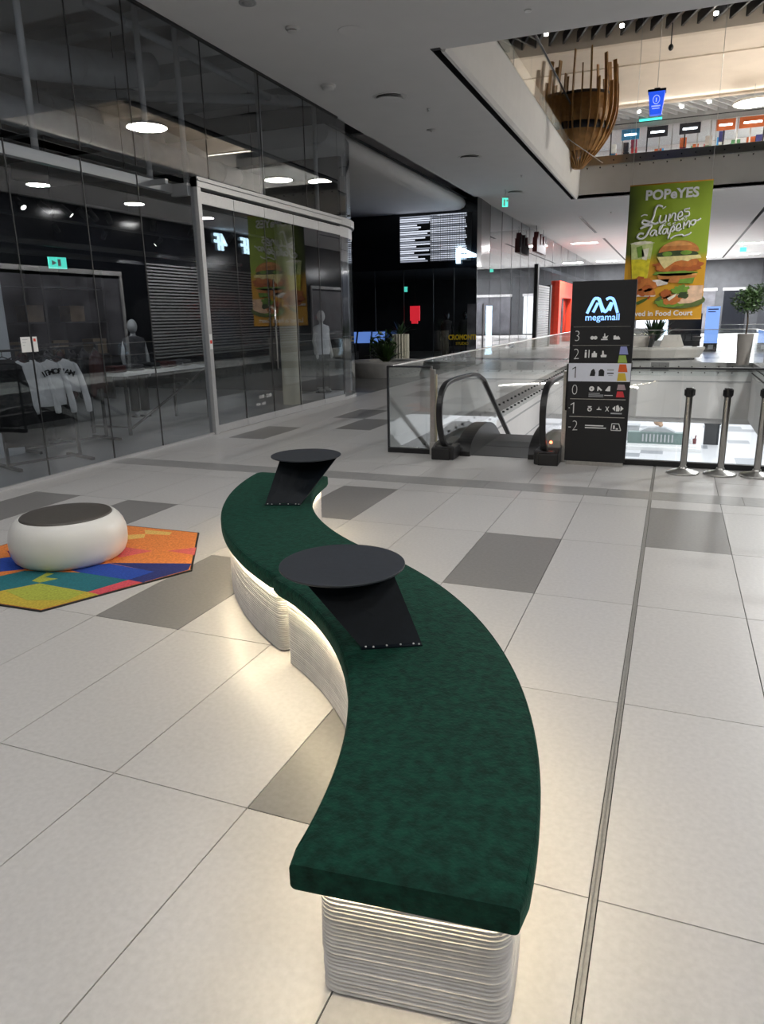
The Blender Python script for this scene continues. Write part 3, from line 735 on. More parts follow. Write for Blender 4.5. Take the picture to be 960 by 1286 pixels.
sw = garment('sweatshirt', 'white cropped sweatshirt with arched dark lettering hanging at the end of the rack', (-4.40, 4.90, 1.30), fr, short, 'whitecloth', .06, None, slv, 'sweatshirt')
bodies = [c for c in sw.children if c.name.startswith('body')]
for i, (ch, a) in enumerate(zip('IEMORIAM', [-.49, -.37, -.23, -.07, .07, .18, .30, .46])):
    text('lettering', ch, .088, 'blackcloth', bodies[0], (.34 * math.sin(a), -.052, -.46 + .3 * math.cos(a)), (PI / 2, a * .9, 0), bold=.003)
garment('sweatshirt', 'plain white sweatshirt hanging behind the lettered one', (-4.52, 4.77, 1.30), fr, shirt, 'whitecloth', .055, None, slv, 'sweatshirt')
garment('sweatshirt', 'white sweatshirt closest to the long black coat on the rack', (-4.64, 4.64, 1.30), fr + .1, shirt, 'whitecloth', .055, None, slv, 'sweatshirt')
garment('maroon_shirt', 'maroon top showing under the lettered white sweatshirt', (-4.46, 4.97, 1.28), fr, [(-.16, -.30), (0, -.31), (.14, -.33), (.19, -.44), (.14, -.52), (0, -.57), (-.16, -.6)], 'maroon', .05)
garment('trousers', 'black trousers hanging under the white sweatshirts', (-4.56, 4.86, 1.31), fr, [(-.16, -.3), (.16, -.3), (.2, -.75), (.2, -1.0), (.02, -1.0), (0, -.6), (-.03, -1.0), (-.2, -1.0)], 'blackcloth', .06)
garment('trousers', 'charcoal trousers with a pale cord on the sweatshirt rack', (-4.66, 5.02, 1.31), fr, [(-.16, -.3), (.16, -.3), (.2, -.75), (.2, -1.05), (.02, -1.05), (0, -.6), (-.03, -1.05), (-.2, -1.05)], 'greycloth', .06)
garment('coat', 'long black coat hanging beside the white wall panel', (-4.78, 4.46, 1.31), fr + .2, [(-.07, -.01), (-.22, -.08), (-.27, -.3), (-.27, -.85), (0, -.87), (.27, -.85), (.27, -.3), (.22, -.08), (.07, -.01)], 'blackcloth', .08)
garment('skirt', 'dark skirt hanging low beside the long black coat', (-4.70, 4.56, 1.31), fr + .1, [(-.13, -.55), (.13, -.55), (.25, -1.05), (-.25, -1.05)], 'blackcloth', .07)
for i in range(7):
    garment('jacket', 'dark jacket on the second rack in the shop', (-5.62 + .06 * i, 5.5 + .16 * i, 1.33), 1.25 + PI / 2 * .5, shirt, ['maroon', 'blackcloth', 'greycloth'][i % 3], .06, 'dark jackets on the second rack', slv)
# display table and shelf wall
t = thing('display_table', 'long low display table with a pale top behind the shop window', 'table', (-5.6, 8.05, 0))
obj('table_top', MB().box(-.4, .4, -1.1, 1.1, .9, .94), 'white', t)
for x in (-.36, .36):
    for y in (-1.05, 1.05): obj('leg', MB().box(x - .02, x + .02, y - .02, y + .02, 0, .9), 'black', t)
obj('brace', MB().tube([(.36, -1.0, .1), (.36, 1.0, .85)], .02, 6).box(-.4, .4, -1.06, -1.03, .1, .13), 'black', t)
for i in range(5):
    tag(obj('folded_sweater', MB().box(-.15, .15, -.13, .13, 0, .05).box(-.14, .14, -.12, .12, .05, .1), ['maroon', 'greycloth', 'blackcloth'][i % 3], None, (-5.6, 7.2 + .42 * i, .94), .02), 'stack of folded dark sweaters on the display table', 'sweaters', 'folded sweater stacks')
t = thing('shelving_unit', 'dark shelving along the back wall of the clothes shop', 'shelf', (-9.6, 8, 0))
for y in (-3.4, -1.7, 0, 1.7, 3.4): obj('upright', MB().box(-.2, .2, y - .03, y + .03, 0, 2.8), 'black', t)
for z in (.3, 1.0, 1.7, 2.4): obj('board', MB().box(-.2, .2, -3.4, 3.4, z, z + .03), 'darkmetal', t)
for i in range(12):
    tag(obj('carton', MB().box(-.15, .15, -.2, .2, 0, .32).box(-.155, .155, -.205, .205, .27, .325), mat('brown carton', (.12, .085, .05), .8, noise=.2, scale=8) and 'brown carton', None, (-9.55, 4.95 + .56 * i, 1.03 if i % 2 else 1.73)), 'brown carton on the back shelves of the shop', 'box', 'cartons on the shop shelves')
# added column standing in mostly for the banner's reflection; mannequins
struct('reflection_column', MB().lathe([(.19, 0), (.19, 3.45)], 28, (-4.75, 11.35, 0)), mat('cream reflection', (.72, .68, .52), .5, noise=.04, scale=4) and 'cream reflection')
def mannequin(label, loc, rz, mt, cloth):
    t = thing('mannequin', label, 'mannequin', loc, rz)
    tor = [(.05, 1.42), (.055, 1.46), (.12, 1.40), (.17, 1.36)]
    b = MB().sphere((0, 0, 1.62), .085, .1, .125, 18, 12)
    b.tube([(0, 0, 1.5), (0, .005, 1.4)], .048, 12)
    prof = [(.10, .82), (.155, .9), (.15, 1.0), (.125, 1.1), (.145, 1.25), (.165, 1.34), (.15, 1.4), (.08, 1.44), (.045, 1.46)]
    b.lathe(prof, 20, sx=1.12, sy=.72)
    for s in (-1, 1):
        b.tube([(s * .07, 0, .9), (s * .085, 0, .5), (s * .085, .02, .1)], .062, 12)
        b.tube([(s * .17, 0, 1.36), (s * .22, .01, 1.1), (s * .21, -.06, .86)], .036, 10)
        b.sphere((s * .21, -.075, .8), .03, .04, .075, 8, 6)
        b.sphere((s * .085, -.04, .05), .045, .11, .045, 10, 6)
    obj('body', b, mt, t)
    obj('top', MB().lathe([(.165, .82), (.18, .9), (.165, 1.05), (.16, 1.2), (.18, 1.33), (.165, 1.41), (.07, 1.45)], 22, sx=1.14, sy=.8), cloth, t)
    tr = MB()
    for s in (-1, 1): tr.tube([(s * .075, 0, .92), (s * .09, 0, .5), (s * .09, .01, .12)], .082, 12)
    obj('trousers', tr, 'blackcloth', t)
    obj('stand', MB().lathe([(.18, 0), (.18, .012), (.001, .014)], 24), 'chrome', t)
mannequin('white mannequin in a pale top standing behind the curved end of the shop glass', (-4.62, 12.55, .12), 1.2, 'poufwhite', 'whitecloth')
mannequin('grey mannequin in a dark top deep inside the clothes shop', (-6.6, 8.9, 0), 1.0, 'greypaint', 'greycloth')
tag(obj('display_podium', MB().box(-.3, .3, -.5, .5, 0, .1).box(-.31, .31, -.51, .51, .1, .12), 'white', None, (-4.62, 12.5, 0)), 'low white podium under the white mannequin', 'podium')
t = thing('floor_sign', 'white slanted floor sign on a grey oval foot inside the shop window', 'sign', (-4.42, 3.55, 0), .6)
obj('foot', MB().lathe([(.2, 0), (.2, .02), (.18, .025)], 24), 'greypaint', t)
obj('board', MB().add([(-.15, -.03, .02), (.15, -.03, .02), (.15, -.01, .02), (-.15, -.01, .02), (-.12, .03, .5), (.12, .03, .5), (.12, .05, .5), (-.12, .05, .5)], [(0, 3, 2, 1), (4, 5, 6, 7), (0, 1, 5, 4), (1, 2, 6, 5), (2, 3, 7, 6), (3, 0, 4, 7)]), 'white', t)

# ------------------------------------------------------------------ glass balustrades round the void
def balustrade(label, a, b, z0=0.0, panels=None, drop=.45, H=1.08, bolts=True, plen=1.5, rail='steel', shoe=False, ends=True):
    a, b = Vector(a), Vector(b); d = b - a; L = d.length; rz = math.atan2(d.y, d.x)
    t = thing('glass_balustrade', label, 'balustrade', (a.x, a.y, z0), rz)
    n = panels or max(1, round(L / plen)); w = L / n
    for i in range(n):
        obj('glass_panel', MB().box(i * w + .006, (i + 1) * w - .006, -.008, .008, -drop if not shoe else .05, H), 'glass', t)
    obj('handrail', MB().box(0, L, -.03, .03, H, H + .022), rail, t, bevel=.008)
    if shoe: obj('base_shoe', MB().box(0, L, -.035, .035, 0, .06), 'black', t)
    if bolts:
        mb = MB()
        for i in range(int(L / .42)):
            for z in (-.14, -.34): mb.cyl((.2 + i * .42, -.03, z), (.2 + i * .42, .03, z), .022, 8, False)
        o = obj('clamp_bolts', mb, 'darkmetal', t); o['kind'] = 'stuff'
    return t
balustrade('long glass balustrade with bolted lower edge running from the escalator towards the dark shop', (-.85, 6.76), (-.85, 25.38), plen=1.55)
balustrade('glass balustrade on the opposite edge of the void, in front of the sofa', (-.85, 25.38), (5.0, 25.38))
balustrade('glass balustrade on the void edge away from the clothes shop', (5.0, 25.38), (5.0, 6.76))
t = balustrade('glass balustrade with black foot rail behind the stanchions', (1.42, 6.76), (5.0, 6.76), bolts=False, shoe=True, panels=3, rail='darkmetal')
t = balustrade('short framed glass panel beside the escalator entry', (-.85, 6.76), (-.27, 6.76), bolts=False, shoe=True, panels=1, rail='darkmetal')
obj('frame_post', MB().box(-.012, .012, -.015, .015, 0, 1.1), 'darkmetal', t); obj('frame_post', MB().box(.565, .59, -.015, .015, 0, 1.1), 'steel', t)
for x, lb in ((-.235, 'slim steel post where the short glass panel meets the escalator'), (1.37, 'slim steel post between the escalator and the dark sign')):
    t = thing('steel_post', lb, 'post', (x, 6.72, 0)); obj('shaft', MB().box(-.025, .025, -.03, .03, .0, 1.06), 'steel', t, bevel=.004); obj('foot', MB().box(-.035, .035, -.04, .04, 0, .16), 'steel', t)
    obj('pale_edge', MB().box(-.02, .04 if x < 0 else .02, .032, .05, .16, 1.0), mat('warm translucent edge', (.75, .68, .5), .4, noise=.05) and 'warm translucent edge', t)  # warm beige strip along the post
t = thing('grab_handle', 'black rectangular hoop handle beside the dark sign', 'handle', (1.42, 6.62, 0))
obj('hoop', MB().tube([(-.02, 0, .62), (-.02, 0, 1.14), (.12, 0, 1.14)], .016, 8).tube([(.02, .0, .62), (.02, 0, 1.12)], .012, 8).tube([(-.02, 0, .63), (.02, 0, .63)], .012, 8).box(-.02, .12, -.008, .16, 1.13, 1.145), 'rubber', t)

# ------------------------------------------------------------------ escalator going down
es = thing('escalator', 'escalator going down with black handrails, glass sides and black entry skirts', 'escalator', (0, 0, 0))
SL = math.tan(rad(30))
def rail_path(x, z_off=0):
    P = [(x, 6.75, .12), (x, 6.42, .2), (x, 6.26, .38), (x, 6.21, .58), (x, 6.25, .76), (x, 6.42, .89), (x, 6.75, .93), (x, 7.4, .93), (x, 7.9, .91), (x, 8.35, .80)]
    C_ = catmull(P, 6)
    y, z = 8.35, .80
    for i in range(1, 14): C_.append(Vector((x, y + i * .9, z - i * .9 * SL)))
    return C_
for x in (0.0, 1.2):
    obj('handrail', MB().tube(rail_path(x), .0, flat=(.07, .05)), 'rubber', es, bevel=.012)
    # glass side under the handrail
    mb = MB()
    rp = [p for p in rail_path(x) if p.z > .2]
    sil = [(p.y + (.04 if p.y < 6.5 else 0), p.z - .03) for p in rp]
    low_ = [(sil[-1][0], sil[-1][1] - .8), (8.4, 0.02), (6.6, .06), (6.4, .16)]
    poly = sil[:] + low_
    mb.prism(poly, x - .006, x + .006, 'x')
    obj('glass_side', mb, 'glass', es)
    s = -1 if x < .5 else 1
    # skirt and newel base
    ys = [(6.4, .0), (6.4, .14), (6.55, .19), (6.9, .21), (7.6, .21), (8.1, .17), (8.5, .0), (19, .0 - 10.5 * SL), (19, -.5 - 10.5 * SL), (8.5, -.45), (7.9, -.02)]
    obj('skirt', MB().prism(ys, x - .16 if s < 0 else x - .07, x + .07 if s < 0 else x + .16, 'x'), 'rubber', es, bevel=.01)
    ys = [(p.x, p.y) for p in catmull([Vector(q) for q in ((6.72, .06, 0), (6.82, .17, 0), (7.1, .26, 0), (7.45, .30, 0), (7.8, .28, 0), (8.1, .2, 0), (8.4, .05, 0), (8.7, -.14, 0))], 4)] + [(8.5, -.14), (7.9, .0), (6.72, .0)]
    xi = x + .06 if s < 0 else x - .24
    obj('inner_deck', MB().prism(ys, xi, xi + .18, 'x'), 'rubber', es)
    obj('newel_foot', MB().box(x - .12, x + .12, 6.42, 6.72, 0, .17), 'rubber', es, bevel=.02)
    ou = [(6.8, 0), (8.4, 0), (19.0, -10.6 * SL), (19.0, -.9 - 10.6 * SL), (8.2, -.9), (6.8, -.9)]
    obj('outer_cladding', MB().prism(ou, x + s * .17, x + s * .19, 'x'), 'fascia', es)
obj('comb_plate', MB().box(.07, 1.13, 6.8, 7.75, -.05, .004), mat('dark ribbed plate', (.05, .05, .052), .45, .6, noise=.1, scale=50) and 'dark ribbed plate', es)
g = MB()
for i in range(38): g.box(.08 + i * .0275, .092 + i * .0275, 7.5, 7.95, .0, .009)
obj('comb_teeth', g, 'darkmetal', es)['kind'] = 'stuff'
for i in range(26):
    y = 7.75 + i * .4; z = -.0 - max(0, i - 1) * .4 * SL
    obj('step', MB().box(.1, 1.1, y, y + .42, z - .22, z), 'dark ribbed plate', es)
obj('truss', MB().prism([(6.8, -.06), (8.2, -.3), (19, -.5 - 10.6 * SL), (19, -1.3 - 10.6 * SL), (8.2, -1.2), (6.8, -1.2)], -.15, 1.35, 'x'), 'fascia', es)
obj('warning_label', MB().box(1.23, 1.28, 6.415, 6.418, .03, .09), 'whiteprint', es); obj('warning_mark', MB().box(1.235, 1.275, 6.412, 6.415, .035, .06), 'red', es)
obj('indicator_light', MB().sphere((1.26, 6.5, .26), .018, .018, .018, 8, 6), mat('red indicator', (1, .1, .05), em=(1, .12, .05), es=8) and 'red indicator', es)
obj('brush_strip', MB().box(.065, .075, 6.9, 8.1, .06, .09), 'black', es)

# ------------------------------------------------------------------ dark directory totem
tm = thing('directory_totem', 'tall black directory totem with a glowing blue mall logo and floor numbers', 'sign', (1.745, 6.6, 0))
obj('slab', MB().box(-.335, .335, -.035, .035, .045, 2.03), mat('totem black', (.008, .0085, .010), .5, noise=.1, scale=30) and 'totem black', tm, bevel=.003)
obj('plinth', MB().box(-.315, .315, -.04, .03, 0, .045), 'steel', tm)
F = -.036
def flat(name, pts, m, parent, y=F, th=.002): return obj(name, MB().prism(pts, y - th, y, 'y'), m, parent)
def rectp(x0, x1, z0, z1): return [(x0, z0), (x1, z0), (x1, z1), (x0, z1)]
# row edges by height
for z in (1.545, 1.345, 0.755, .555): flat('divider', rectp(-.3, .3, z, z + .007), 'steel', tm)
flat('white_row', rectp(-.333, .333, .955, 1.155), mat('row white', (.75, .77, .85), .5, noise=.02) and 'row white', tm)
# glowing logo: three leaning arches
mat('logo glow', (.2, .5, 1), em=(.28, .52, 1), es=1.2)
for (pts) in ([(-.165, 1.69), (-.10, 1.83), (-.07, 1.845), (-.045, 1.83), (.0, 1.70)], [(-.10, 1.70), (-.055, 1.80)], [(-.045, 1.845), (.01, 1.72), (.04, 1.715), (.085, 1.80)],
              [(.03, 1.83), (.055, 1.845), (.08, 1.845), (.11, 1.82), (.155, 1.69)], [(.07, 1.715), (.095, 1.80)]):
    obj('logo_stroke', MB().tube([(x, F - .002, z) for x, z in catmull([(a, b, 0) for a, b in pts], 4) for x, z in [(x, z)]] if False else [(p.x, F - .003, p.y) for p in catmull([Vector((a, b, 0)) for a, b in pts], 4)], .0, flat=(.006, .03)), 'logo glow', tm)
M['logo glow'] = MATS['logo glow']
text('logo_word', 'megamall', .098, 'logo glow', tm, (0, F - .002, 1.645), bold=.001)
for s, z, c in (('3', 1.445, 'whiteprint'), ('2', 1.25, 'whiteprint'), ('1', 1.055, 'black'), ('0', .855, 'whiteprint'), ('-1', .655, 'whiteprint'), ('-2', .45, 'whiteprint')):
    if '1' in s:
        pts = [(-.262, z - .062), (-.252, z - .062), (-.252, z + .062), (-.26, z + .062), (-.292, z + .04), (-.292, z + .03), (-.262, z + .048)]
        obj('floor_number', MB().prism(pts, F - .004, F - .002, 'y'), c, tm)
        if s == '-1': obj('minus_mark', MB().box(-.312, -.298, F - .004, F - .002, z - .004, z + .004), c, tm)
    else: text('floor_number', s, .17, c, tm, (-.255, F - .003, z), bold=-.004, sx=.85)
def dot(x, z, r, m='whiteprint', n=14): return flat('icon', [(x + r * math.cos(2 * PI * k / n), z + r * math.sin(2 * PI * k / n)) for k in range(n)], m, tm, F - .001)
def icon(pts, m='whiteprint'): return flat('icon', pts, m, tm, F - .001)
# level 3
dot(-.095, 1.43, .02); dot(-.06, 1.43, .02); icon(rectp(.0, .07, 1.405, 1.417)); icon([(.02, 1.42), (.06, 1.42), (.075, 1.455), (.045, 1.44), (.04, 1.475), (.03, 1.475), (.03, 1.445), (.015, 1.44)]); icon([(.13, 1.41), (.2, 1.41), (.195, 1.43), (.175, 1.45), (.165, 1.435), (.15, 1.455), (.13, 1.45)])
# level 2
icon(rectp(-.165, -.145, 1.215, 1.275)); dot(-.155, 1.29, .01); icon(rectp(-.125, -.115, 1.215, 1.3)); icon([(-.09, 1.22), (-.035, 1.22), (-.035, 1.265), (-.05, 1.265), (-.055, 1.285), (-.07, 1.285), (-.075, 1.265), (-.09, 1.265)]); icon([(.01, 1.22), (.065, 1.22), (.07, 1.245), (.04, 1.25), (.035, 1.29), (.02, 1.29), (.02, 1.25), (.005, 1.24)])
# level 1
icon([(-.1, 1.015), (-.045, 1.015), (-.04, 1.05), (-.05, 1.085), (-.065, 1.095), (-.085, 1.075)], 'black'); icon([(-.005, 1.015), (.055, 1.015), (.055, 1.07), (.035, 1.09), (.01, 1.09), (-.005, 1.07)], 'black'); icon(rectp(.085, .155, 1.04, 1.052), 'black'); icon(rectp(.085, .155, 1.075, 1.09), 'greypaint'); icon(rectp(.1, .145, 1.02, 1.026), 'greypaint')
# level 0
dot(-.07, .875, .028); dot(-.07, .875, .008, 'black'); icon([(-.01, .85), (0, .85), (.01, .87), (.03, .85), (.045, .86), (.005, .9), (-.008, .9)]); icon([(.075, .855), (.1, .85), (.13, .85), (.13, .905), (.11, .905), (.095, .885), (.085, .87)])
for k, (a, b) in enumerate(((-.1, .02), (-.1, .06), (-.1, .06))): icon(rectp(a, b, .82 - .018 * k, .828 - .018 * k), 'greypaint')
icon(rectp(.07, .16, .80, .808))
# level -1
dot(-.08, .645, .025); dot(-.08, .645, .014, 'totem black'); icon(rectp(-.1, -.06, .672, .68)); icon([(-.005, .64), (.05, .64), (.045, .65), (.028, .65), (.022, .68), (.012, .65), (0, .65)]); icon([(.09, .625), (.097, .625), (.11, .645), (.123, .625), (.13, .625), (.115, .652), (.13, .68), (.122, .68), (.11, .66), (.098, .68), (.09, .68), (.105, .652)])
icon([(.165, .66), (.195, .69), (.195, .63)]); icon([(.205, .63), (.24, .63), (.245, .66), (.225, .7), (.205, .69)]); icon([(.285, .66), (.252, .69), (.252, .63)]); icon(rectp(.15, .27, .598, .612), 'greypaint')
# level -2
icon(rectp(-.12, .08, .455, .467)); icon(rectp(-.12, .11, .43, .442))
for pts in ([(.165, .415), (.27, .415)], [(.27, .415), (.245, .49)], [(.245, .49), (.17, .49)], [(.17, .49), (.165, .415)]):
    obj('icon', MB().tube([(a, F - .002, b) for a, b in pts], .0, flat=(.004, .008)), 'whiteprint', tm)
icon(rectp(.185, .205, .43, .47)); icon(rectp(.215, .24, .425, .44))
def trap(x, z, w, h, c): 
    mat('chip ' + c[0], c[1], .5, noise=.03); M['chip ' + c[0]] = MATS['chip ' + c[0]]
    return icon([(x, z), (x + w, z), (x + w - .02, z + h), (x + .01, z + h)], 'chip ' + c[0])
trap(.2, 1.25, .095, .085, ('lilac', (.3, .33, .62))); trap(.19, 1.16, .1, .08, ('green', (.35, .5, .1))); trap(.2, 1.06, .1, .085, ('orange', (.75, .12, .02))); trap(.195, .965, .1, .085, ('yellow', (.7, .5, .05)))
trap(.2, .865, .095, .06, ('grey', (.4, .3, .32))); trap(.195, .785, .09, .065, ('red', (.65, .04, .05)))

# ------------------------------------------------------------------ stanchions
def stanchion(loc, label):
    t = thing('stanchion', label, 'stanchion', loc, 0, 'queue stanchions')
    obj('base', MB().lathe([(.163, 0), (.165, .006), (.165, .016), (.158, .022), (.06, .048), (.045, .06), (.04, .075)], 40), 'steel', t)
    obj('post', MB().lathe([(.034, .06), (.034, .84)], 24), 'chrome', t)
    bh = obj('belt_head', MB().lathe([(.037, .82), (.042, .83), (.042, .9), (.04, .915), (.001, .917)], 24), 'rubber', t)
    for a in (0, PI / 2, PI, 1.5 * PI):
        o = obj('belt_slot', MB().box(-.014, .014, .038, .054, .835, .9), 'rubber', bh, bevel=.003); o.rotation_euler = (0, 0, a + .4)
    return t
s0 = stanchion((2.69, 6.42, 0), 'steel queue stanchion next to the dark directory totem')
dup(s0, (3.06, 6.45, 0), .2, 'middle one of the three steel queue stanchions')
dup(s0, (3.41, 6.47, 0), .5, 'steel queue stanchion last in the row of three, away from the totem')

# ------------------------------------------------------------------ hanging food banner
BX0, BX1, BZ0, BZ1, BY = 1.04, 3.13, 1.49, 5.03, 20.5
bn = thing('hanging_banner', 'tall lime and mustard food banner with a burger hanging over the void', 'banner', ((BX0 + BX1) / 2, BY, BZ0))
BW, BH = BX1 - BX0, BZ1 - BZ0
def grad_banner():
    m = mat('banner cloth', (.3, .4, .03), .6); nt = m.node_tree; b = nt.nodes['Principled BSDF']; L = nt.links.new
    tc = nt.nodes.new('ShaderNodeTexCoord'); sp = nt.nodes.new('ShaderNodeSeparateXYZ'); L(tc.outputs['Object'], sp.inputs[0])
    nz = nt.nodes.new('ShaderNodeTexNoise'); nz.inputs['Scale'].default_value = .9; nz.inputs['Detail'].default_value = 2; L(tc.outputs['Object'], nz.inputs['Vector'])
    # horizontal: dark olive print on one edge, lime elsewhere
    r1 = nt.nodes.new('ShaderNodeValToRGB'); mr = nt.nodes.new('ShaderNodeMapRange'); mr.inputs['From Min'].default_value = -1.05; mr.inputs['From Max'].default_value = 1.05
    ad = nt.nodes.new('ShaderNodeMath'); ad.operation = 'MULTIPLY_ADD'; ad.inputs[1].default_value = .5; L(nz.outputs['Fac'], ad.inputs[0]); L(sp.outputs['X'], ad.inputs[2]); L(ad.outputs[0], mr.inputs['Value']); L(mr.outputs['Result'], r1.inputs[0])
    e = r1.color_ramp.elements; e[0].position = .1; e[0].color = (.03, .045, .005, 1); e[1].position = .42; e[1].color = (.26, .36, .012, 1)
    x = e.new(.85); x.color = (.3, .42, .03, 1)
    r2 = nt.nodes.new('ShaderNodeValToRGB'); mr2 = nt.nodes.new('ShaderNodeMapRange'); mr2.inputs['From Max'].default_value = BH; L(sp.outputs['Z'], mr2.inputs['Value']); L(mr2.outputs['Result'], r2.inputs[0])
    e = r2.color_ramp.elements; e[0].position = .0; e[0].color = (1, 1, 1, 1); e[1].position = .5; e[1].color = (0, 0, 0, 1); y = e.new(.42); y.color = (1, 1, 1, 1)
    mx = nt.nodes.new('ShaderNodeMix'); mx.data_type = 'RGBA'; mx.inputs[7].default_value = (.66, .33, .012, 1); L(r2.outputs[0], mx.inputs[0]); L(r1.outputs[0], mx.inputs[6]); L(mx.outputs[2], b.inputs['Base Color'])
    M['banner'] = m
grad_banner()
# slightly wavy cloth
mb = MB(); nx, nz_ = 14, 12; v = []; f = []
for s in (0, 1):
    for j in range(nz_ + 1):
        for i in range(nx + 1):
            x = -BW / 2 + BW * i / nx; z = BH * j / nz_
            sx = .05 * (z / BH - .5)
            v.append((x, .012 * math.sin(i * 1.1 + j * .25) * (j / nz_) + (.006 if s else 0), z))
off = (nx + 1) * (nz_ + 1)
for j in range(nz_):
    for i in range(nx):
        a = j * (nx + 1) + i; f.append((a, a + 1, a + nx + 2, a + nx + 1)); f.append((off + a, off + a + nx + 1, off + a + nx + 2, off + a + 1))
mb.add(v, f, True); obj('cloth', mb, 'banner', bn)
mat('mustard hem', (.55, .27, .02), .6, noise=.05)
for z in (0, BH): obj('hem_bar', MB().cyl((-BW / 2, 0, z), (BW / 2, 0, z), .018, 8), 'mustard hem', bn)
for x in (-BW / 2 + .05, BW / 2 - .05): obj('wire', MB().cyl((x, 0, BH), (x, 0, 11.1 - BZ0), .006, 5), 'steel', bn)
for n, c in (('bun', (.55, .2, .045)), ('bunlight', (.7, .32, .09)), ('chicken', (.42, .1, .015)), ('chickenlight', (.55, .17, .03)), ('cheese', (.8, .68, .3)), ('lettuce', (.16, .3, .03)), ('pickle', (.035, .06, .015)), ('mayo', (.8, .76, .6)), ('drink', (.55, .55, .06)), ('drinktop', (.55, .62, .25)), ('juice', (.7, .6, .02)), ('wrap', (.75, .5, .33)), ('plate', (.1, .14, .03)), ('pepper', (.06, .12, .01)), ('redpep', (.5, .03, .01)), ('paper', (.75, .68, .62))):
    mat('print ' + n, c, .6, noise=.22, scale=7); M['p_' + n] = MATS['print ' + n]
def bp(pts, m, lay): # u 0..1 across, v 0..1 from the top, like the photo
    P = [((u - .5) * BW, (1 - v_) * BH) for u, v_ in pts]
    y = -.022 - lay * .0025
    return obj('printed_motif', MB().prism(P, y, y + .002, 'y'), m, bn)
def ell(cu, cv, ru, rv, m, lay, a0=0, a1=360, jag=0, n=28):
    rr = random.Random(int(cu * 1000 + cv * 77))
    pts = []
    for k in range(n + 1 if a1 - a0 < 360 else n):
        q = rad(a0 + (a1 - a0) * k / n); j = 1 + (rr.uniform(-jag, jag) if jag else 0); pts.append((cu + ru * math.cos(q) * j, cv - rv * math.sin(q) * j))
    return bp(pts, m, lay)
# drink
bp([(.06, .42), (.34, .42), (.29, .70), (.10, .70)], 'p_drinktop', 1); bp([(.075, .54), (.32, .54), (.285, .71), (.105, .71)], 'p_juice', 2); ell(.2, .42, .14, .012, 'p_mayo', 3, jag=.2)
bp([(.13, .45), (.2, .44), (.24, .52), (.16, .53)], 'p_lettuce', 3); bp([(.2, .47), (.29, .46), (.27, .55), (.21, .54)], 'p_mayo', 3)
# burger
ell(.66, .50, .245, .085, 'p_bun', 3, 0, 180); ell(.64, .47, .19, .05, 'p_bunlight', 4, 20, 160)
ell(.64, .515, .25, .028, 'p_pickle', 4, jag=.06); ell(.52, .51, .06, .018, 'p_lettuce', 5); ell(.75, .505, .07, .016, 'p_lettuce', 5)
ell(.66, .60, .30, .06, 'p_chicken', 5, jag=.12); ell(.75, .575, .16, .035, 'p_chickenlight', 6, jag=.2); ell(.5, .61, .1, .03, 'p_chickenlight', 6, jag=.2)
bp([(.4, .53), (.92, .525), (.94, .55), (.82, .555), (.78, .57), (.7, .56), (.62, .57), (.5, .62), (.44, .575)], 'p_cheese', 7)
ell(.62, .655, .28, .018, 'p_lettuce', 6, jag=.15)
ell(.66, .67, .24, .055, 'p_bun', 4, 180, 360); bp([(.42, .655), (.9, .655), (.9, .675), (.42, .675)], 'p_bunlight', 6)
# chicken pieces, napkin, pepper
for k, (u, v_) in enumerate([(.12, .71), (.2, .70), (.28, .71), (.1, .76), (.2, .75), (.3, .76), (.36, .74), (.25, .79), (.34, .79), (.15, .79)]):
    ell(u, v_, .07, .028, 'p_chicken' if k % 2 else 'p_chickenlight', 5 + k % 3, jag=.2, n=14)
bp([(.36, .70), (.57, .695), (.55, .735), (.40, .75)], 'p_paper', 4); bp([(.02, .80), (.42, .815), (.40, .825), (.02, .82)], 'p_paper', 4)
bp([(.15, .87), (.25, .845), (.32, .83), (.34, .835), (.27, .865), (.2, .885)], 'p_pepper', 5); bp([(.31, .84), (.345, .815), (.35, .825), (.33, .845)], 'p_redpep', 6)
# wrap
ell(.72, .86, .31, .06, 'p_plate', 4); ell(.6, .875, .2, .03, 'p_lettuce', 5, jag=.2)
bp([(.66, .80), (.75, .75), (.99, .75), (.99, .85), (.86, .88), (.72, .885), (.64, .85)], 'p_wrap', 6)
ell(.62, .85, .12, .038, 'p_chickenlight', 8, jag=.2); ell(.54, .81, .07, .035, 'p_chicken', 8, jag=.2); ell(.72, .78, .1, .035, 'p_lettuce', 8, jag=.25); ell(.76, .82, .06, .025, 'p_pickle', 9, jag=.2); bp([(.56, .84), (.68, .805), (.66, .83), (.59, .86)], 'p_mayo', 9)
bp([(.70, .70), (.88, .69), (.86, .735), (.68, .73)], 'p_lettuce', 5)
text('banner_brand', 'POPeYES', .34, 'whiteprint', bn, (.02 * BW, -.03, .92 * BH), bold=.012, sx=1.02)
text('banner_claim', 'Loved in Food Court', .20, 'whiteprint', bn, (-.02 * BW, -.03, .045 * BH), bold=.004, sx=1.0)
# brushed script lettering as swept strokes (u across, v down)
def stroke(pts, w=.05):
    P = catmull([Vector(((u - .5) * BW, -.035, (1 - v_) * BH)) for u, v_ in pts], 5)
    obj('script_stroke', MB().tube(P, w / 2, 6), 'whiteprint', bn)
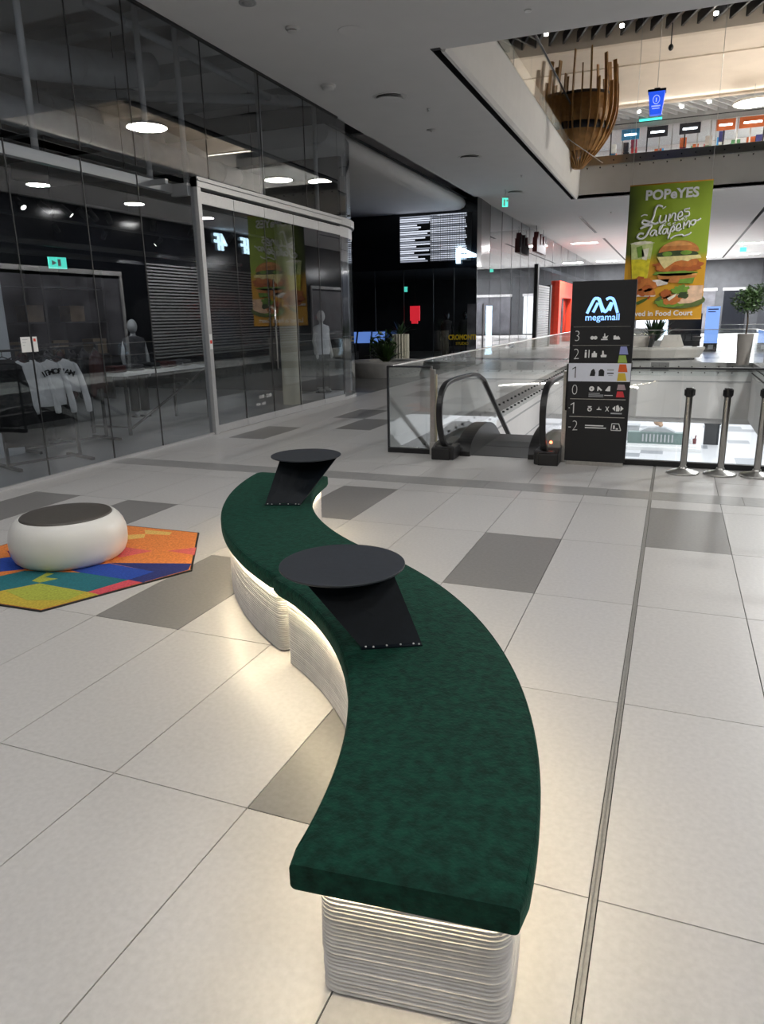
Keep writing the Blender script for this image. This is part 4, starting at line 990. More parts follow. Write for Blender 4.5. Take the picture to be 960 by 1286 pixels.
# Lunes
stroke([(.16, .225), (.2, .215), (.24, .22)], .035)
stroke([(.42, .165), (.36, .155), (.33, .185), (.32, .225), (.29, .265), (.23, .285), (.18, .275), (.2, .255), (.27, .27), (.34, .285), (.38, .275)], .06)
stroke([(.40, .225), (.39, .265), (.42, .28), (.46, .26), (.47, .225), (.46, .27), (.48, .275)], .05)
stroke([(.50, .275), (.51, .22), (.52, .25), (.55, .22), (.58, .225), (.575, .265), (.6, .27)], .05)
stroke([(.61, .25), (.66, .235), (.65, .21), (.62, .22), (.61, .25), (.63, .27), (.68, .255)], .045)
stroke([(.75, .19), (.69, .195), (.69, .21), (.74, .215), (.74, .24), (.68, .245)], .045)
stroke([(.42, .18), (.46, .165)], .03)
for u in (.44, .5, .56): stroke([(u + .03, .285), (u, .29), (u + .005, .3), (u + .035, .3)], .025)
text('script_word', '10', .13, 'whiteprint', bn, (.19 * BW, -.035, .735 * BH), shear=.2); stroke([(.6, .272), (.64, .27)], .025)
# Jalapeno
stroke([(.16, .315), (.22, .30), (.3, .295), (.27, .33), (.24, .37), (.18, .39), (.13, .375), (.16, .35), (.21, .355)], .06)
stroke([(.35, .33), (.31, .335), (.29, .36), (.32, .37), (.36, .335), (.36, .37), (.38, .365)], .045)
stroke([(.39, .36), (.43, .31), (.43, .30), (.405, .31), (.40, .35), (.42, .365)], .045)
stroke([(.49, .325), (.45, .33), (.44, .355), (.47, .36), (.50, .325), (.50, .36), (.52, .355)], .045)
stroke([(.545, .315), (.53, .36), (.51, .40), (.54, .33), (.57, .31), (.58, .335), (.55, .35)], .045)
stroke([(.6, .335), (.65, .32), (.64, .295), (.61, .305), (.6, .335), (.63, .345), (.67, .33)], .045)
stroke([(.69, .335), (.69, .285), (.71, .31), (.74, .28), (.76, .29), (.755, .325)], .045)
stroke([(.81, .275), (.78, .28), (.77, .30), (.80, .31), (.83, .29), (.81, .275), (.85, .28), (.89, .265)], .045)
stroke([(.54, .40), (.6, .38), (.68, .375), (.7, .385), (.76, .375), (.79, .36)], .045)

# ------------------------------------------------------------------ upper level
uc = struct('ceiling_upper', MB().box(-14, 18, -4, 56, 11.1, 11.4), 'black')
pr = []
for i in range(17):
    s = i / 16; pr.append((26.7 + 8.2 * s, 10.45 + .42 * math.sin(PI * s)))
pr += [(34.9, 11.1), (26.7, 11.1)]
struct('ceiling_vault', MB().prism(pr, -12, 16, 'x', True), 'beige')
struct('trim_5', MB().box(-12, 16, 26.55, 26.8, 10.4, 11.1).box(-12, 16, 34.75, 35.0, 10.4, 11.1).box(-12, 16, 30.6, 30.64, 10.82, 10.88), 'beige')
for i in range(34):
    o = obj('baffle', MB().box(-.035, .035, -1.2, 1.2, -.16, .16), 'darkmetal', uc, (-8 + i * .47, 25.3, 10.75)); o.rotation_euler = (0, 0, .35)
for i in range(34):
    o = obj('baffle', MB().box(-.03, .03, -1.35, 1.35, -.1, .1), 'greypaint', uc, (-6 + i * .42, 36.2, 10.55)); o.rotation_euler = (0, 0, -.5)
for i, (x, y) in enumerate([(-2.2, 25.1), (.15, 25.4), (2.9, 25.6)]):
    tag(obj('spot_downlight', MB().lathe([(.07, 0), (.07, .08), (.06, .0), (.001, .01)], 14), 'lamp', None, (x, y, 10.5)), 'bright downlight between the baffles near the vault', 'downlight', 'downlights by the vault')
for i, (x, y) in enumerate([(0.2, 36), (2.0, 36), (3.1, 35.7)]):
    tag(obj('spot_downlight', MB().lathe([(.08, 0), (.08, .08), (.07, .0), (.001, .01)], 14), 'lamp', None, (x, y, 10.4)), 'bright downlight over the upper shop row', 'downlight', 'downlights over the upper shops')
# pendant discs
def pendant(x, y, z, r, label, q, lname):
    t = thing('pendant_lamp', label, 'pendant lamp', (x, y, z), 0, 'disc pendants of the upper level')
    obj('shade', MB().lathe([(r, 0), (r, .08), (r * .9, .11), (.05, .14)], 36), 'white', t); obj('diffuser', MB().lathe([(r - .03, -.004), (.001, -.006)], 36), 'lamp', t)
    obj('wire', MB().cyl((0, 0, .14), (0, 0, 11.1 - z), .01, 5), 'steel', t)
    area(lname, (0, 0, -.02), q, 2 * r, disk=True, parent=t, col=(1, .93, .82))
pendant(4.75, 34.2, 9.85, .78, 'round lit disc pendant before the upper shop row', 130, 'pendant_lamp_light')
# these three are seen mirrored in the clerestory glass of the clothes shop
pendant(10.6, 25.3, 9.5, .8, 'round lit disc pendant over the side gallery level with the pod', 1600, 'pendant_gallery_offscreen')
pendant(11.6, 38.1, 9.5, .8, 'round lit disc pendant at the outer end of the upper shop row', 250, 'pendant_shop_row_outer_offscreen')
pendant(9.6, 39.7, 9.5, .8, 'round lit disc pendant at the inner end of the upper shop row', 250, 'pendant_shop_row_inner_offscreen')
# lit coves along the two edges of the vault, the bright rims of the photograph
area('vault_cove_lamp', (2, 26.9, 10.38), 34, 24, .05, rot=(PI / 2 + .45, 0, 0), col=(1, .93, .82))
area('vault_cove_lamp', (2, 34.65, 10.38), 34, 24, .05, rot=(-PI / 2 - .45, 0, 0), col=(1, .93, .82))
struct('wall_upper', MB().box(-9, -8.8, -4, 50, 6.6, 11.1).box(14, 14.2, -4, 50, 6.6, 11.1).box(-9, 14, 50, 50.2, 6.6, 11.1).box(-9, 14, -4.2, -4, 6.6, 11.1), 'fascia')
balustrade('glass balustrade of the upper floor passing behind the wooden pod', (-.90, 9.7), (-.90, 25.3), 6.75, drop=.3, H=.9, bolts=False, rail='darkmetal')
balustrade('glass balustrade of the upper floor in front of the lit shops', (-.9, 25.35), (5.3, 25.35), 6.75, drop=.3, H=.9, rail='darkmetal')
struct('trim_6', MB().box(-.94, -.91, 9.7, 25.4, 6.5, 6.76).box(-.9, 5.3, 25.37, 25.42, 6.5, 6.76), 'steel')
# lit upper shop row
us = struct('wall_upper_shops', MB().box(-9, 14, 37.5, 37.9, 10.12, 10.7).box(-9, 14, 42.9, 43.1, 6.6, 10.5).box(-9, 14, 37.6, 43, 10.25, 10.4), 'greypaint')
struct('trim_7', MB().box(-9, 14, 42.8, 42.9, 6.6, 10.25), 'white')
area('upper_shop_lamp', (2, 40, 10.15), 380, 14, 4, col=(.95, .97, 1))
for i in range(13):
    obj('mullion', MB().box(-.03, .03, -.05, .05, 6.56, 10.12), 'darkmetal' if i % 3 == 0 else 'alu', us, (-1.1 + i * .55, 37.7, 0))
cols = [(.03, .25, .5), (.5, .05, .05), (.7, .68, .62), (.02, .02, .03), (.55, .12, .03), (.1, .3, .12), (.5, .45, .4), (.25, .03, .06), (.05, .05, .2)]
for k, c in enumerate(cols): mat('goods %d' % k, c, .6, noise=.25, scale=3)
rr = random.Random(5)
for i in range(26):
    x = -1.1 + (i % 13) * .55 + rr.uniform(-.1, .1); y = 38.6 + (i // 13) * 1.6
    h = rr.uniform(1.9, 2.9)
    t = thing('display_stand', 'display stand of coloured goods in the lit upper shop', 'display', (x, y, 6.56), 0, 'upper shop display stands')
    obj('base', MB().box(-.22, .22, -.2, .2, 0, .5), 'white', t)
    for q in range(6): obj('goods', MB().box(-.2 + rr.uniform(0, .1), .2 - rr.uniform(0, .1), -.15, .15, .52 + q * h / 6, .48 + (q + 1) * h / 6), 'goods %d' % rr.randrange(9), t)
for i, (x, w, c) in enumerate([(-.2, .8, 0), (1.0, .9, 3), (2.4, .9, 3), (3.9, .8, 4), (5.0, 1.1, 4)]):
    t = thing('shop_sign', ['blue shop sign above the upper window', 'black shop sign with pale bar in the upper row', 'black shop sign with a white letter in the upper row', 'orange shop sign in the upper row', 'wide orange shop panel in the upper row'][i], 'sign', (x, 37.4, 9.85))
    obj('panel', MB().box(-w / 2, w / 2, -.04, .04, -.25, .2), 'goods %d' % c, t); obj('lit_bar', MB().box(-w / 3, w / 3, -.05, -.04, -.08, .0), 'coldlamp', t)
tag(obj('light_cove', MB().box(-.5, .5, -.03, .03, -.025, .025).box(-.5, .5, .03, .06, -.05, .05), mat('teal glow', (.1, .9, .8), em=(.1, .8, .7), es=.7) and 'teal glow', None, (.65, 37.42, 10.4)), 'thin teal light line above the upper shops', 'light strip')
# blue hanging bucket sign
t = thing('hanging_sign', 'glowing blue bucket-shaped sign with a ring emblem hanging high over the void', 'sign', (1.58, 20, 6.62))
obj('body', MB().add([(-.14, -.1, 0), (.14, -.1, 0), (.14, .1, 0), (-.14, .1, 0), (-.2, -.14, .52), (.2, -.14, .52), (.2, .14, .52), (-.2, .14, .52)], [(0, 3, 2, 1), (4, 5, 6, 7), (0, 1, 5, 4), (1, 2, 6, 5), (2, 3, 7, 6), (3, 0, 4, 7)]), 'blue_led', t)
obj('lid', MB().box(-.22, .22, -.16, .16, .52, .57).box(-.07, .07, -.05, .05, .57, .62), 'darkmetal', t)
obj('emblem', MB().tube([(.08 * math.cos(q * PI / 8), -.135, .33 + .1 * math.sin(q * PI / 8)) for q in range(16)], .010, 6, closed=True).box(-.015, .015, -.14, -.12, .28, .37), mat('pale blue print', (.5, .6, 1), em=(.5, .6, 1), es=.6) and 'pale blue print', t)
obj('caption', MB().box(-.11, .11, -.125, -.115, .17, .2).box(-.09, .09, -.12, -.11, .12, .14), 'pale blue print', t); obj('wire', MB().cyl((0, 0, .6), (0, 0, 4.48), .006, 5), 'steel', t)
t = thing('ceiling_camera', 'small dark camera hanging on a rod below the vault', 'camera', (1.65, 26.0, 9.9)); obj('rod', MB().cyl((0, 0, .1), (0, 0, 1.2), .02, 6), 'darkmetal', t); obj('head', MB().sphere((0, 0, 0), .08, .08, .1), 'darkmetal', t)

# wooden pod of curved slats
pod = thing('slatted_pod', 'oak pod of tall curved slats around a wooden drum on the upper floor edge', 'pod', (-.72, 23.2, 6.15))
obj('drum', MB().lathe([(.55, .35), (.8, .7), (.9, 1.2), (.9, 1.85), (.86, 1.87)], 36), 'wood', pod)
obj('drum_rim', MB().lathe([(.92, 1.83), (.93, 1.9), (.88, 1.9)], 36), 'bark', pod)
obj('dark_band', MB().lathe([(.89, .9), (.91, .95), (.91, 1.08), (.89, 1.1)], 36), 'black', pod)
for i in range(26):
    a = 2 * PI * i / 26; top = 2.0 + [.15, .75, .35, .95, .55, 1.0, .2, .85][i % 8]
    P = []
    for s in range(15):
        h = -.05 + (top + .05) * s / 14
        r = .12 + .93 * math.sin(min(1, h / 1.55) * PI / 2) ** .85 if h > 0 else .12
        if h > 1.55: r = 1.05 - .1 * ((h - 1.55) / 1.4) ** 1.6
        P.append((r * math.cos(a), r * math.sin(a), h))
    obj('slat', MB().tube(P, 0, flat=(.035, .11) if abs(math.sin(a)) < 2 else (.1, .03)), 'wood', pod)
obj('steady_cable', MB().cyl((-.75, -1.2, .95), (.85, -1.2, -.2), .012, 5), 'white', pod)
tag(obj('upper_planter', MB().lathe([(.2, 0), (.26, .5), (.24, .5), (.2, .42)], 20).box(-.02, .02, -.02, .02, .3, .6), 'concrete', None, (-1.7, 18.2, 6.56)), 'grey planter behind the upper glass balustrade', 'planter')

# ------------------------------------------------------------------ plants
def leaf_ball(mb, c, rx, rz, n, size, rng, jag=.25):
    for _ in range(n):
        d = Vector((rng.gauss(0, 1), rng.gauss(0, 1), rng.gauss(0, 1))).normalized() * (rng.random() ** .4)
        p = Vector((c[0] + d.x * rx, c[1] + d.y * rx, c[2] + d.z * rz)); u = Vector((rng.gauss(0, 1), rng.gauss(0, 1), rng.gauss(0, .6))).normalized(); w = u.cross(Vector((rng.gauss(0, 1), rng.gauss(0, 1), rng.gauss(0, 1)))).normalized()
        s = size * rng.uniform(.6, 1.3)
        mb.add([p, p + u * s * .5 + w * s * .16, p + u * s, p + u * s * .5 - w * s * .16], [(0, 1, 2, 3)])
def frond_plant(mb, n, L, rng, droop=.6, w=.03, base=(0, 0, 0)):
    for k in range(n):
        a = rng.uniform(0, 2 * PI); l = L * rng.uniform(.6, 1.1); tl = rng.uniform(.15, .9); P = []
        for s in range(6):
            q = s / 5; P.append(Vector((base[0] + math.cos(a) * l * q * tl, base[1] + math.sin(a) * l * q * tl, base[2] + l * (q * (1.1 - tl * .5) - droop * tl * q * q))))
        sd = Vector((-math.sin(a), math.cos(a), 0)) * w; v = []
        for s in range(6):
            k_ = math.sin(PI * (.12 + .86 * s / 5)); v += [P[s] - sd * k_, P[s] + sd * k_ + Vector((0, 0, .006))]
        mb.add(v, [(2 * s, 2 * s + 1, 2 * s + 3, 2 * s + 2) for s in range(5)])
rng = random.Random(11)
t = thing('potted_tree', 'small round-headed tree in a tall grey tapered pot beside the void', 'tree', (4.6, 24.35, 0))
obj('pot', MB().lathe([(.19, 0), (.24, .95), (.25, .97), (.21, .97), (.2, .9)], 28), mat('taupe pot', (.25, .235, .215), .5, noise=.08, scale=5) and 'taupe pot', t); obj('soil', MB().lathe([(.205, .9), (.001, .91)], 20), 'bark', t)
obj('trunk', MB().tube([(0, 0, .85), (.02, 0, 1.3), (-.02, .02, 1.75), (0, 0, 2.1)], .025, 8), 'bark', t)
mb = MB(); leaf_ball(mb, (0, 0, 1.98), .48, .42, 900, .14, rng); leaf_ball(mb, (.15, 0, 2.2), .35, .3, 300, .14, rng); obj('foliage', mb, 'leaf', t)['kind'] = 'stuff'

# ------------------------------------------------------------------ seating island on the opposite side of the void
so = thing('island_sofa', 'long curved white sofa with high backs beyond the void', 'sofa', (1.4, 27.2, 0))
seat = [(-2.2, -1.0), (.3, -1.0), (1.2, -.9), (1.9, -.55), (2.15, -.1), (1.9, .35), (1.2, .6), (.3, .7), (-2.2, .7)]
lowp = [(x * .93, y * .85) for x, y in seat]
n = len(seat)
mb = MB().add([(x, y, .08) for x, y in lowp] + [(x, y, .38) for x, y in seat] + [(x, y, .46) for x, y in seat], [tuple(range(n))[::-1]] + [(i, (i + 1) % n, n + (i + 1) % n, n + i) for i in range(n)] + [(n + i, n + (i + 1) % n, 2 * n + (i + 1) % n, 2 * n + i) for i in range(n)] + [tuple(range(2 * n, 3 * n))])
obj('seat_base', mb, 'sofa', so, bevel=.02); obj('toe_kick', MB().prism([(x * .85, y * .75) for x, y in seat], 0, .09), 'black', so)
for (x0, x1, h) in ((-2.15, -1.35, .85), (-1.33, -.55, .85), (-.53, .25, .85), (.6, 1.45, .88)):
    obj('backrest', MB().prism([(x0, .44), (x1, .44), (x1 - (.16 if x1 > 1 else 0), h), (x0 + (.12 if x1 > 1 else 0), h)], -.25, .0, 'y'), 'sofa', so, bevel=.02)
for x in (-1.34, -.54, .26): obj('seat_seam', MB().box(x - .008, x + .008, -1.0, -.25, .4, .463), 'greypaint', so)
def wedge_table(x, y, h, label, rz=0):
    t = thing('wedge_table', label, 'table', (x, y, .46), rz)
    obj('support_sheet', MB().prism([(-.14, 0), (.02, 0), (.16, h), (-.06, h)], -.01, .0, 'y').box(-.14, .02, -.01, .12, 0, .008), 'black', t); obj('table_top', MB().lathe([(.2, h), (.2, h + .012)], 24, (.04, .05, 0)), 'black', t)
wedge_table(1.75, 26.7, .42, 'black leaning side table between the white sofa backs'); wedge_table(3.25, 27.1, .34, 'black leaning side table at the rounded end of the white sofa')
t = thing('potted_palm', 'bushy dark green palm standing behind the white sofa', 'plant', (1.75, 29.3, 0)); obj('pot', MB().lathe([(.28, 0), (.36, .6), (.33, .6), (.3, .5)], 24), 'concrete', t)
mb = MB(); frond_plant(mb, 70, 1.5, rng, .5, .045, (0, 0, .5)); obj('fronds', mb, 'palm', t)['kind'] = 'stuff'
t = thing('light_totem', 'pale blue glowing information totem with a dark foot', 'sign', (3.95, 33, 0)); obj('panel', MB().box(-.27, .27, -.05, .05, .35, 1.88), mat('totem blue', (.2, .35, .7), em=(.22, .4, .9), es=.75) and 'totem blue', t); obj('foot', MB().box(-.27, .27, -.06, .06, 0, .35), 'black', t)
obj('print_line', MB().box(-.2, .2, -.055, -.05, 1.74, 1.79).box(-.2, .1, -.055, -.05, 1.64, 1.68), 'goods 8', t); obj('badge', MB().box(-.08, .12, -.065, -.06, .1, .28), 'greypaint', t)
tag(obj('room_divider', MB().box(-.7, .7, -.08, .08, .1, 1.6).box(-.75, .75, -.1, .1, 0, .12), 'black', None, (2.9, 35, 0)), 'dark freestanding panel behind the white sofa', 'panel')
tag(obj('light_column', MB().box(-.1, .1, -.1, .1, 0, 2.2).box(-.13, .13, -.13, .13, 0, .1), mat('white blue tube', (.8, .9, 1), em=(.6, .82, 1), es=4) and 'white blue tube', None, (2.05, 35.5, 0)), 'tall glowing white-blue light column behind the sofa', 'light')
balustrade('glass balustrade around the next escalator beyond the sofa', (3.9, 34.5), (7.0, 34.5), plen=1.0, bolts=False, drop=0)
balustrade('glass balustrade sloping side of the next escalator beyond the sofa', (4.2, 36), (4.2, 42), plen=1.2, bolts=False, drop=0)
t = thing('white_counter', 'long white counter beyond the sofa', 'counter', (.2, 33.5, 0)); obj('body', MB().box(-1.6, 1.6, -.4, .4, .1, .95), 'white', t); obj('worktop', MB().box(-1.65, 1.65, -.45, .45, .95, 1.0), 'white', t); obj('kick', MB().box(-1.5, 1.5, -.35, .35, 0, .1), 'black', t)

# ------------------------------------------------------------------ dark shop past the lobby
FY = 23.3
w2 = struct('window_2')
for i, (a, b) in enumerate([(-9.0, -7.7), (-7.7, -6.6), (-6.6, -5.5), (-5.5, -4.75), (-4.75, -3.95)]):
    obj('glass_pane', MB().box(a + .01, b - .01, FY - .006, FY + .006, .02, 3.3), 'shopglass', w2)
    obj('mullion', MB().box(b - .012, b + .012, FY - .02, FY + .02, 0, 3.3), 'darkmetal', w2)
obj('black_panel', MB().box(-13, -6.75, FY - .01, FY + .1, 3.3, 5.2), 'blackgloss', w2); obj('black_panel', MB().box(-6.75, -3.95, FY - .01, FY + .1, 5.02, 5.5), 'blackgloss', w2); obj('black_panel', MB().box(-6.75, -3.95, FY - .01, FY + .1, 3.3, 3.5), 'blackgloss', w2)
obj('black_panel', MB().box(-13, -9, FY - .01, FY + .1, 0, 3.3), 'blackgloss', w2)
obj('corner_panel', MB().prism([(-3.95, FY), (-3.93, FY + .5), (-3.97, 24.7), (-4.0, 25.4), (-4.3, 25.4), (-4.3, FY)], 3.3, 5.5), 'blackgloss', w2)
obj('glass_pane', MB().prism([(-3.95, FY), (-4.0, 25.4), (-4.012, 25.4), (-3.962, FY)], .02, 3.3), 'shopglass', w2)
obj('shop_floor_edge', MB().box(-9, -3.95, FY - .03, FY + .03, 0, .02), 'alu', w2)
struct('wall_lobby', MB().box(-13.2, -13, 13.8, 34, 0, 5.5).box(-13, -4.1, 33.8, 34, 0, 5.5).box(-13, -4.1, 23.5, 34, 3.4, 3.6), 'dark')
# media mesh; part of its brightness is a glass reflection drawn as emission
ms = thing('screen_and_reflection', 'white lit mesh screen, partly a drawn glass reflection, above the dark shop', 'screen', (-5.5, FY - .03, 3.5))
obj('backing', MB().box(-1.2, 1.35, 0, .03, 0, 1.55), 'black', ms)
mat('mesh white', (.8, .82, .85), em=(.8, .86, 1), es=.75); mat('mesh dim', (.5, .52, .55), em=(.75, .82, 1), es=.28)
rr = random.Random(9)
for k in range(22):
    z = .04 + k * .069
    o = obj('light_bar', MB().box(-1.2, -.1 + rr.uniform(-.6, .5), -.012, 0, z, z + .042), 'mesh white' if k % 3 else 'mesh dim', ms)
    obj('light_bar', MB().box(-.1, 1.2 - .02 * (k % 5), -.010, 0, z + .006, z + .046), 'mesh dim' if k % 4 == 0 else 'mesh white', ms)
vb = MB()
for k in range(26): vb.box(-.1 + k * .052, -.082 + k * .052, -.016, -.008, .02, 1.53)
obj('mesh_wires', vb, 'black', ms)['kind'] = 'stuff'
# added glowing shape, drawn as the reflection of the facing 4F letters
t = thing('sign_reflection', 'white-blue glowing triangle added as a 4F reflection on the dark shop corner', 'sign', (-4.3, FY - .12, 3.7))
obj('stem', MB().box(-.34, -.2, -.03, .03, -.28, .22), 'reflected_neon', t); obj('slope', MB().tube([(-.27, 0, .22), (.32, 0, -.05)], 0, flat=(.06, .1)), 'reflected_neon', t); obj('crossbar', MB().box(-.2, .34, -.03, .03, -.1, -.01), 'reflected_neon', t)
t = thing('lettering', 'yellow CROMONTI lettering low on the dark shop glass', 'lettering', (-4.43, FY - .03, .9))
text('word', 'CROMONTI', .24, 'yellow', t, (0, 0, .06), bold=.008, sx=.78, extrude=.005); text('subline', 'STUDIO', .13, 'yellow', t, (0, 0, -.15), extrude=.005)
t = thing('red_sign', 'glowing red mug-shaped sign inside the dark shop', 'sign', (-6.35, 23.8, 1.45)); obj('panel', MB().box(-.18, .18, -.04, .04, .1, .62).box(-.13, .1, -.04, .04, 0, .1), 'redlit', t); obj('bracket', MB().cyl((0, 0, .6), (0, 0, 1.9), .01, 5), 'black', t)
tag(obj('exit_lamp', MB().box(-.07, .07, -.02, .02, -.08, .08).box(-.08, .08, -.0, .03, .08, .1), 'exit', None, (-6.75, 23.9, 2.65)), 'small square green exit lamp inside the dark shop', 'exit sign')
for i, (x, y, lb) in enumerate([(-5.3, 24.3, 'black mannequin with a yellow mark behind the dark shop glass'), (-4.7, 24.6, 'black mannequin beside the yellow lettering')]):
    mannequin(lb, (x, y, .1), PI if i else 0, 'blackgloss', 'greycloth')
tag(obj('banner_stand', MB().box(-.3, .3, -.02, .02, .05, 2.1).box(-.32, .32, -.08, .08, 0, .05), mat('grey poster', (.35, .33, .35), .6, noise=.5, scale=2) and 'grey poster', None, (-4.25, 24.4, 0), 0), 'tall pale poster stand at the dark shop corner', 'poster stand')
for i in range(3):
    t = thing('touch_screen', 'slanted dark touch screen in the lobby', 'screen', (-8.3 + .55 * i, 22.3, 0), .3, 'lobby touch screens')
    obj('stand', MB().box(-.2, .2, -.1, .1, 0, .95), 'black', t); o = obj('display', MB().box(-.22, .22, -.3, .3, 0, .04), mat('blue screen', (.05, .1, .3), .2, em=(.15, .3, .8), es=.5) and 'blue screen', t, (0, 0, 1.0)); o.rotation_euler = (.6, 0, 0)
# lobby planter bench
t = thing('planter_bench', 'low pale concrete planter bench with leafy plants before the dark shop', 'planter', (-5.55, 18.6, 0))
obj('ring', MB().lathe([(1.05, 0), (1.2, .4), (1.18, .44), (.6, .44), (.58, .36)], 40, sx=1, sy=.95), 'concrete', t); obj('soil', MB().lathe([(.6, .36), (.001, .38)], 24), 'bark', t)
mb = MB(); frond_plant(mb, 60, .95, rng, .5, .05, (.1, -.1, .36)); leaf_ball(mb, (-.1, .1, .9), .4, .4, 160, .2, rng); obj('fronds', mb, 'leaf', t)['kind'] = 'stuff'
t = thing('fluted_vase', 'tall cream fluted vase standing by the lobby planter', 'vase', (-5.9, 21.0, 0))
pts = [((.26 + .025 * math.cos(k * PI)) * math.cos(2 * PI * k / 36), (.26 + .025 * math.cos(k * PI)) * math.sin(2 * PI * k / 36)) for k in range(36)]
obj('body', MB().prism(pts, 0, 1.15, smooth=False), mat('cream fluted', (.6, .58, .48), .6, noise=.06) and 'cream fluted', t); mb = MB(); frond_plant(mb, 30, .6, rng, .4, .04, (0, 0, 1.1)); obj('fronds', mb, 'palm', t)['kind'] = 'stuff'

# long glazed side wall after the corner
w3 = struct('window_3')
ys = [25.4, 27.3, 29.2, 31.1, 33, 35, 37.5, 40, 43, 46, 50, 55, 62]
for a, b in zip(ys, ys[1:]):
    obj('glass_pane', MB().box(-4.006, -3.994, a + .01, b - .01, 0, 5.5), 'shopglass', w3); obj('joint_seal', MB().box(-4.01, -3.99, b - .015, b + .015, 0, 5.5), 'darkmetal', w3)
obj('black_post', MB().box(-4.06, -3.9, 35.0, 35.35, 0, 4.05), 'black', w3); obj('black_post', MB().box(-4.06, -3.9, 39.0, 39.5, 0, 3.2), 'black', w3)
struct('wall_side', MB().box(-9, -8.8, 34, 62, 0, 5.5), 'dark'); struct('ceiling_side', MB().box(-9, -4.05, 25.4, 62, 3.9, 4.1), 'dark')
sh_ = struct('door_2')
for k in range(26): obj('shutter_slat', MB().box(-3.97, -3.93, 35.4, 38.9, .05 + k * .118, .15 + k * .118), 'alu', sh_)
rf = struct('door_3'); obj('portal_side', MB().box(-4.2, -3.75, 41.3, 42.2, 0, 3.5), 'red', rf); obj('portal_side', MB().box(-4.2, -3.75, 46.6, 47.5, 0, 3.5), 'red', rf); obj('portal_head', MB().box(-4.2, -3.75, 42.2, 46.6, 2.6, 3.5), 'red', rf)
tag(obj('light_column', MB().box(-.06, .06, -.25, .25, .3, 2.05).box(-.08, .08, -.3, .3, .2, .3), 'white blue tube', None, (-4.3, 26.7, 0)), 'upright white-blue light tube behind the long side glazing', 'light')
t = thing('block_sign', 'dark red hanging sign with a jagged skyline top under the ceiling', 'sign', (-3.6, 33.4, 4.4))
obj('panel', MB().prism([(-1.2, 0), (1.2, 0), (1.2, .5), (.9, .45), (.85, .8), (.6, .75), (.55, .35), (.2, .4), (.15, .85), (-.2, .8), (-.3, .3), (-.5, .35), (-.6, .8), (-.9, .85), (-1.0, .5), (-1.2, .6)], -.1, .1, 'x'), 'darkred', t)
obj('wire', MB().cyl((0, -.9, .6), (0, -.9, 1.1), .01, 5).cyl((0, .9, .5), (0, .9, 1.1), .01, 5), 'black', t)
# right side and end walls
rs = struct('wall_right', MB().box(8.3, 8.5, -9, 62, 0, 5.5), 'blackgloss')
sg = thing('neon_letters_offscreen', 'two white-blue luminous 4F signs on the dark wall facing the clothes shop', 'sign', (8.24, 27.7, 4.95))
for y in (.95, -1.15): text('letters', '4F', .95, 'bluewhite', sg, (0, y, 0), (PI / 2, 0, -PI / 2), extrude=.03, bold=.02)
shu = struct('door_4')
for k in range(30): obj('shutter_slat', MB().box(8.24, 8.29, 21.5, 33.5, .3 + k * .12, .36 + k * .12), 'greypaint', shu)
mat('dim shop', (.07, .07, .08), .4, noise=.6, scale=1.2)
for i, (y0, y1, lit) in enumerate(((-8, -2, 1), (-1, 5, 1), (6, 12, 1), (13, 20, 0), (35, 45, 0))):
    o = struct('window_%d' % (4 + i)); obj('frame', MB().box(8.2, 8.3, y0, y1, 3.3, 3.45).box(8.2, 8.3, y0, y0 + .08, 0, 3.3).box(8.2, 8.3, y1 - .08, y1, 0, 3.3), 'alu', o)
    obj('shop_window', MB().box(8.26, 8.295, y0 + .1, y1 - .1, .3, 3.2), 'dim shop', o)
eb = struct('wall_back', MB().box(-9, 12, 62, 62.2, 0, 5.5), 'dark')
for i, (x, w, c) in enumerate([(-2.5, 2, 'dim shop'), (0.6, 2.2, 'whitewall'), (4, 2.4, 'dim shop'), (6.6, 1.6, 'blackgloss')]):
    o = struct('window_%d' % (20 + i)); obj('pane', MB().box(x - w / 2, x + w / 2, 61.9, 62, .1, 3.2), c, o); obj('frame', MB().box(x - w / 2 - .1, x + w / 2 + .1, 61.85, 61.95, 3.2, 3.4), 'alu', o)
for i, (x, y, lb) in enumerate([(5.8, 47, 'green exit sign far along the ceiling on the right-hand gallery'.replace(' on the right-hand gallery', ' past the second row of panels')), (3.4, 57, 'tiny green exit sign near the dark end wall')]):
    t = thing('exit_sign', lb, 'exit sign', (x, y, 5.1)); obj('panel', MB().box(-.17, .17, -.02, .02, -.12, .12), 'exit', t); obj('stem', MB().cyl((0, 0, .12), (0, 0, .4), .015, 6), 'white', t)

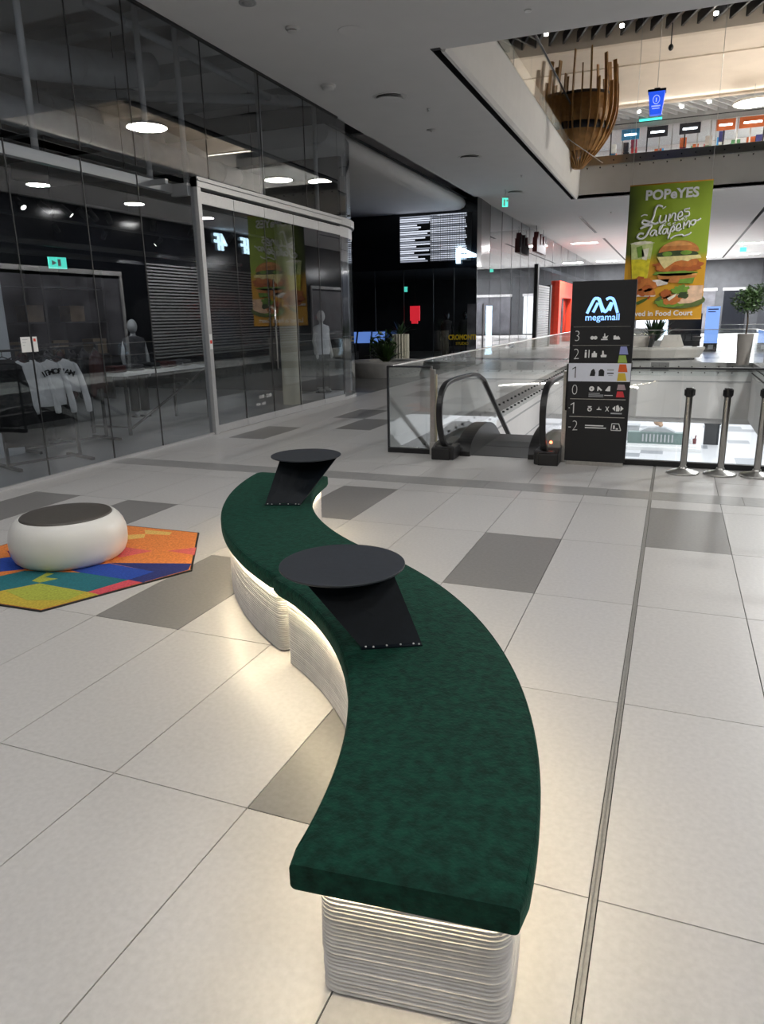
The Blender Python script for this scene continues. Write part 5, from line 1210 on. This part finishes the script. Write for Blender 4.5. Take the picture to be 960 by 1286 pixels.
# ------------------------------------------------------------------ kiosk on the lower level
k = thing('kiosk', 'grey-green counter kiosk on the lower level seen through the void', 'kiosk', (2.4, 43, -6))
mat('sage laminate', (.14, .2, .185), .5, noise=.08, scale=3)
obj('counter', MB().box(-2.0, 1.1, -.6, .0, .3, .95), 'sage laminate', k); obj('counter_top', MB().box(-2.4, 1.8, -.9, 0.1, .2, .3), 'white', k); obj('canopy', MB().prism([(-1.4, .95), (.6, .95), (0, 1.2), (-.9, 1.2)], -.3, .3, 'y'), 'greypaint', k); obj('plinth', MB().box(-2.6, 2.0, -1.2, .4, 0, .2), 'white', k)
for i in range(9): obj('slat', MB().box(-1.2 + i * .2, -1.12 + i * .2, -.64, -.6, .42, .85), 'greypaint', k)
tag(obj('round_ornament', MB().sphere((0, 0, .35), .26, .25, .27).sphere((.15, -.1, .15), .14, .14, .12), mat('beige felt', (.5, .33, .22), .8, noise=.15) and 'beige felt', None, (2.0, 43, -4.8)), 'beige rounded ornament on top of the lower kiosk', 'ornament')
for i, x in enumerate((3.85, 4.05)):
    tag(obj('marker_pot', MB().lathe([(.09, 0), (.1, .3), (.09, .3)], 12).cyl((0, 0, .2), (.05, 0, .5), .04, 6), ['white', 'darkred'][i], None, (x, 43, -5.7 + .0), 0), ['white canister with a stick on the lower kiosk end', 'red canister with a stick on the lower kiosk end'][i], 'canister')
tag(obj('glass_case', MB().box(-.7, .7, -.4, .4, .0, .9).box(-.75, .75, -.45, .45, .9, .95), 'greypaint', None, (.2, 45.5, -6)), 'grey display case behind the lower kiosk', 'case')
tag(obj('counter_machine', MB().box(-.4, .4, -.3, .3, 0, 1.6).box(-.45, .45, -.35, .35, 1.2, 1.5), 'darkmetal', None, (5.0, 45, -6)), 'dark machine at the end of the lower kiosk', 'machine')
# neighbouring escalator side glimpsed in the void
t = thing('curved_fascia', 'pale curved fascia with a light strip hanging in the void beyond the totem', 'fascia', (0, 0, 0))
P = [(-.8 + .0 * i, 0, 0) for i in range(2)]
arc = [(-.85 + 2.6 * math.sin(q), 25.1 - 2.2 + 2.2 * math.cos(q) - .0) for q in [rad(4 + 6 * i) for i in range(11)]]
pts = arc + [(x - .06, y + .06) for x, y in arc[::-1]]
obj('panel', MB().prism(pts, -1.75, -.75), 'fascia', t); obj('light_strip', MB().tube([(x, y - .01, -.74) for x, y in arc], .02, 6), 'lamp', t)
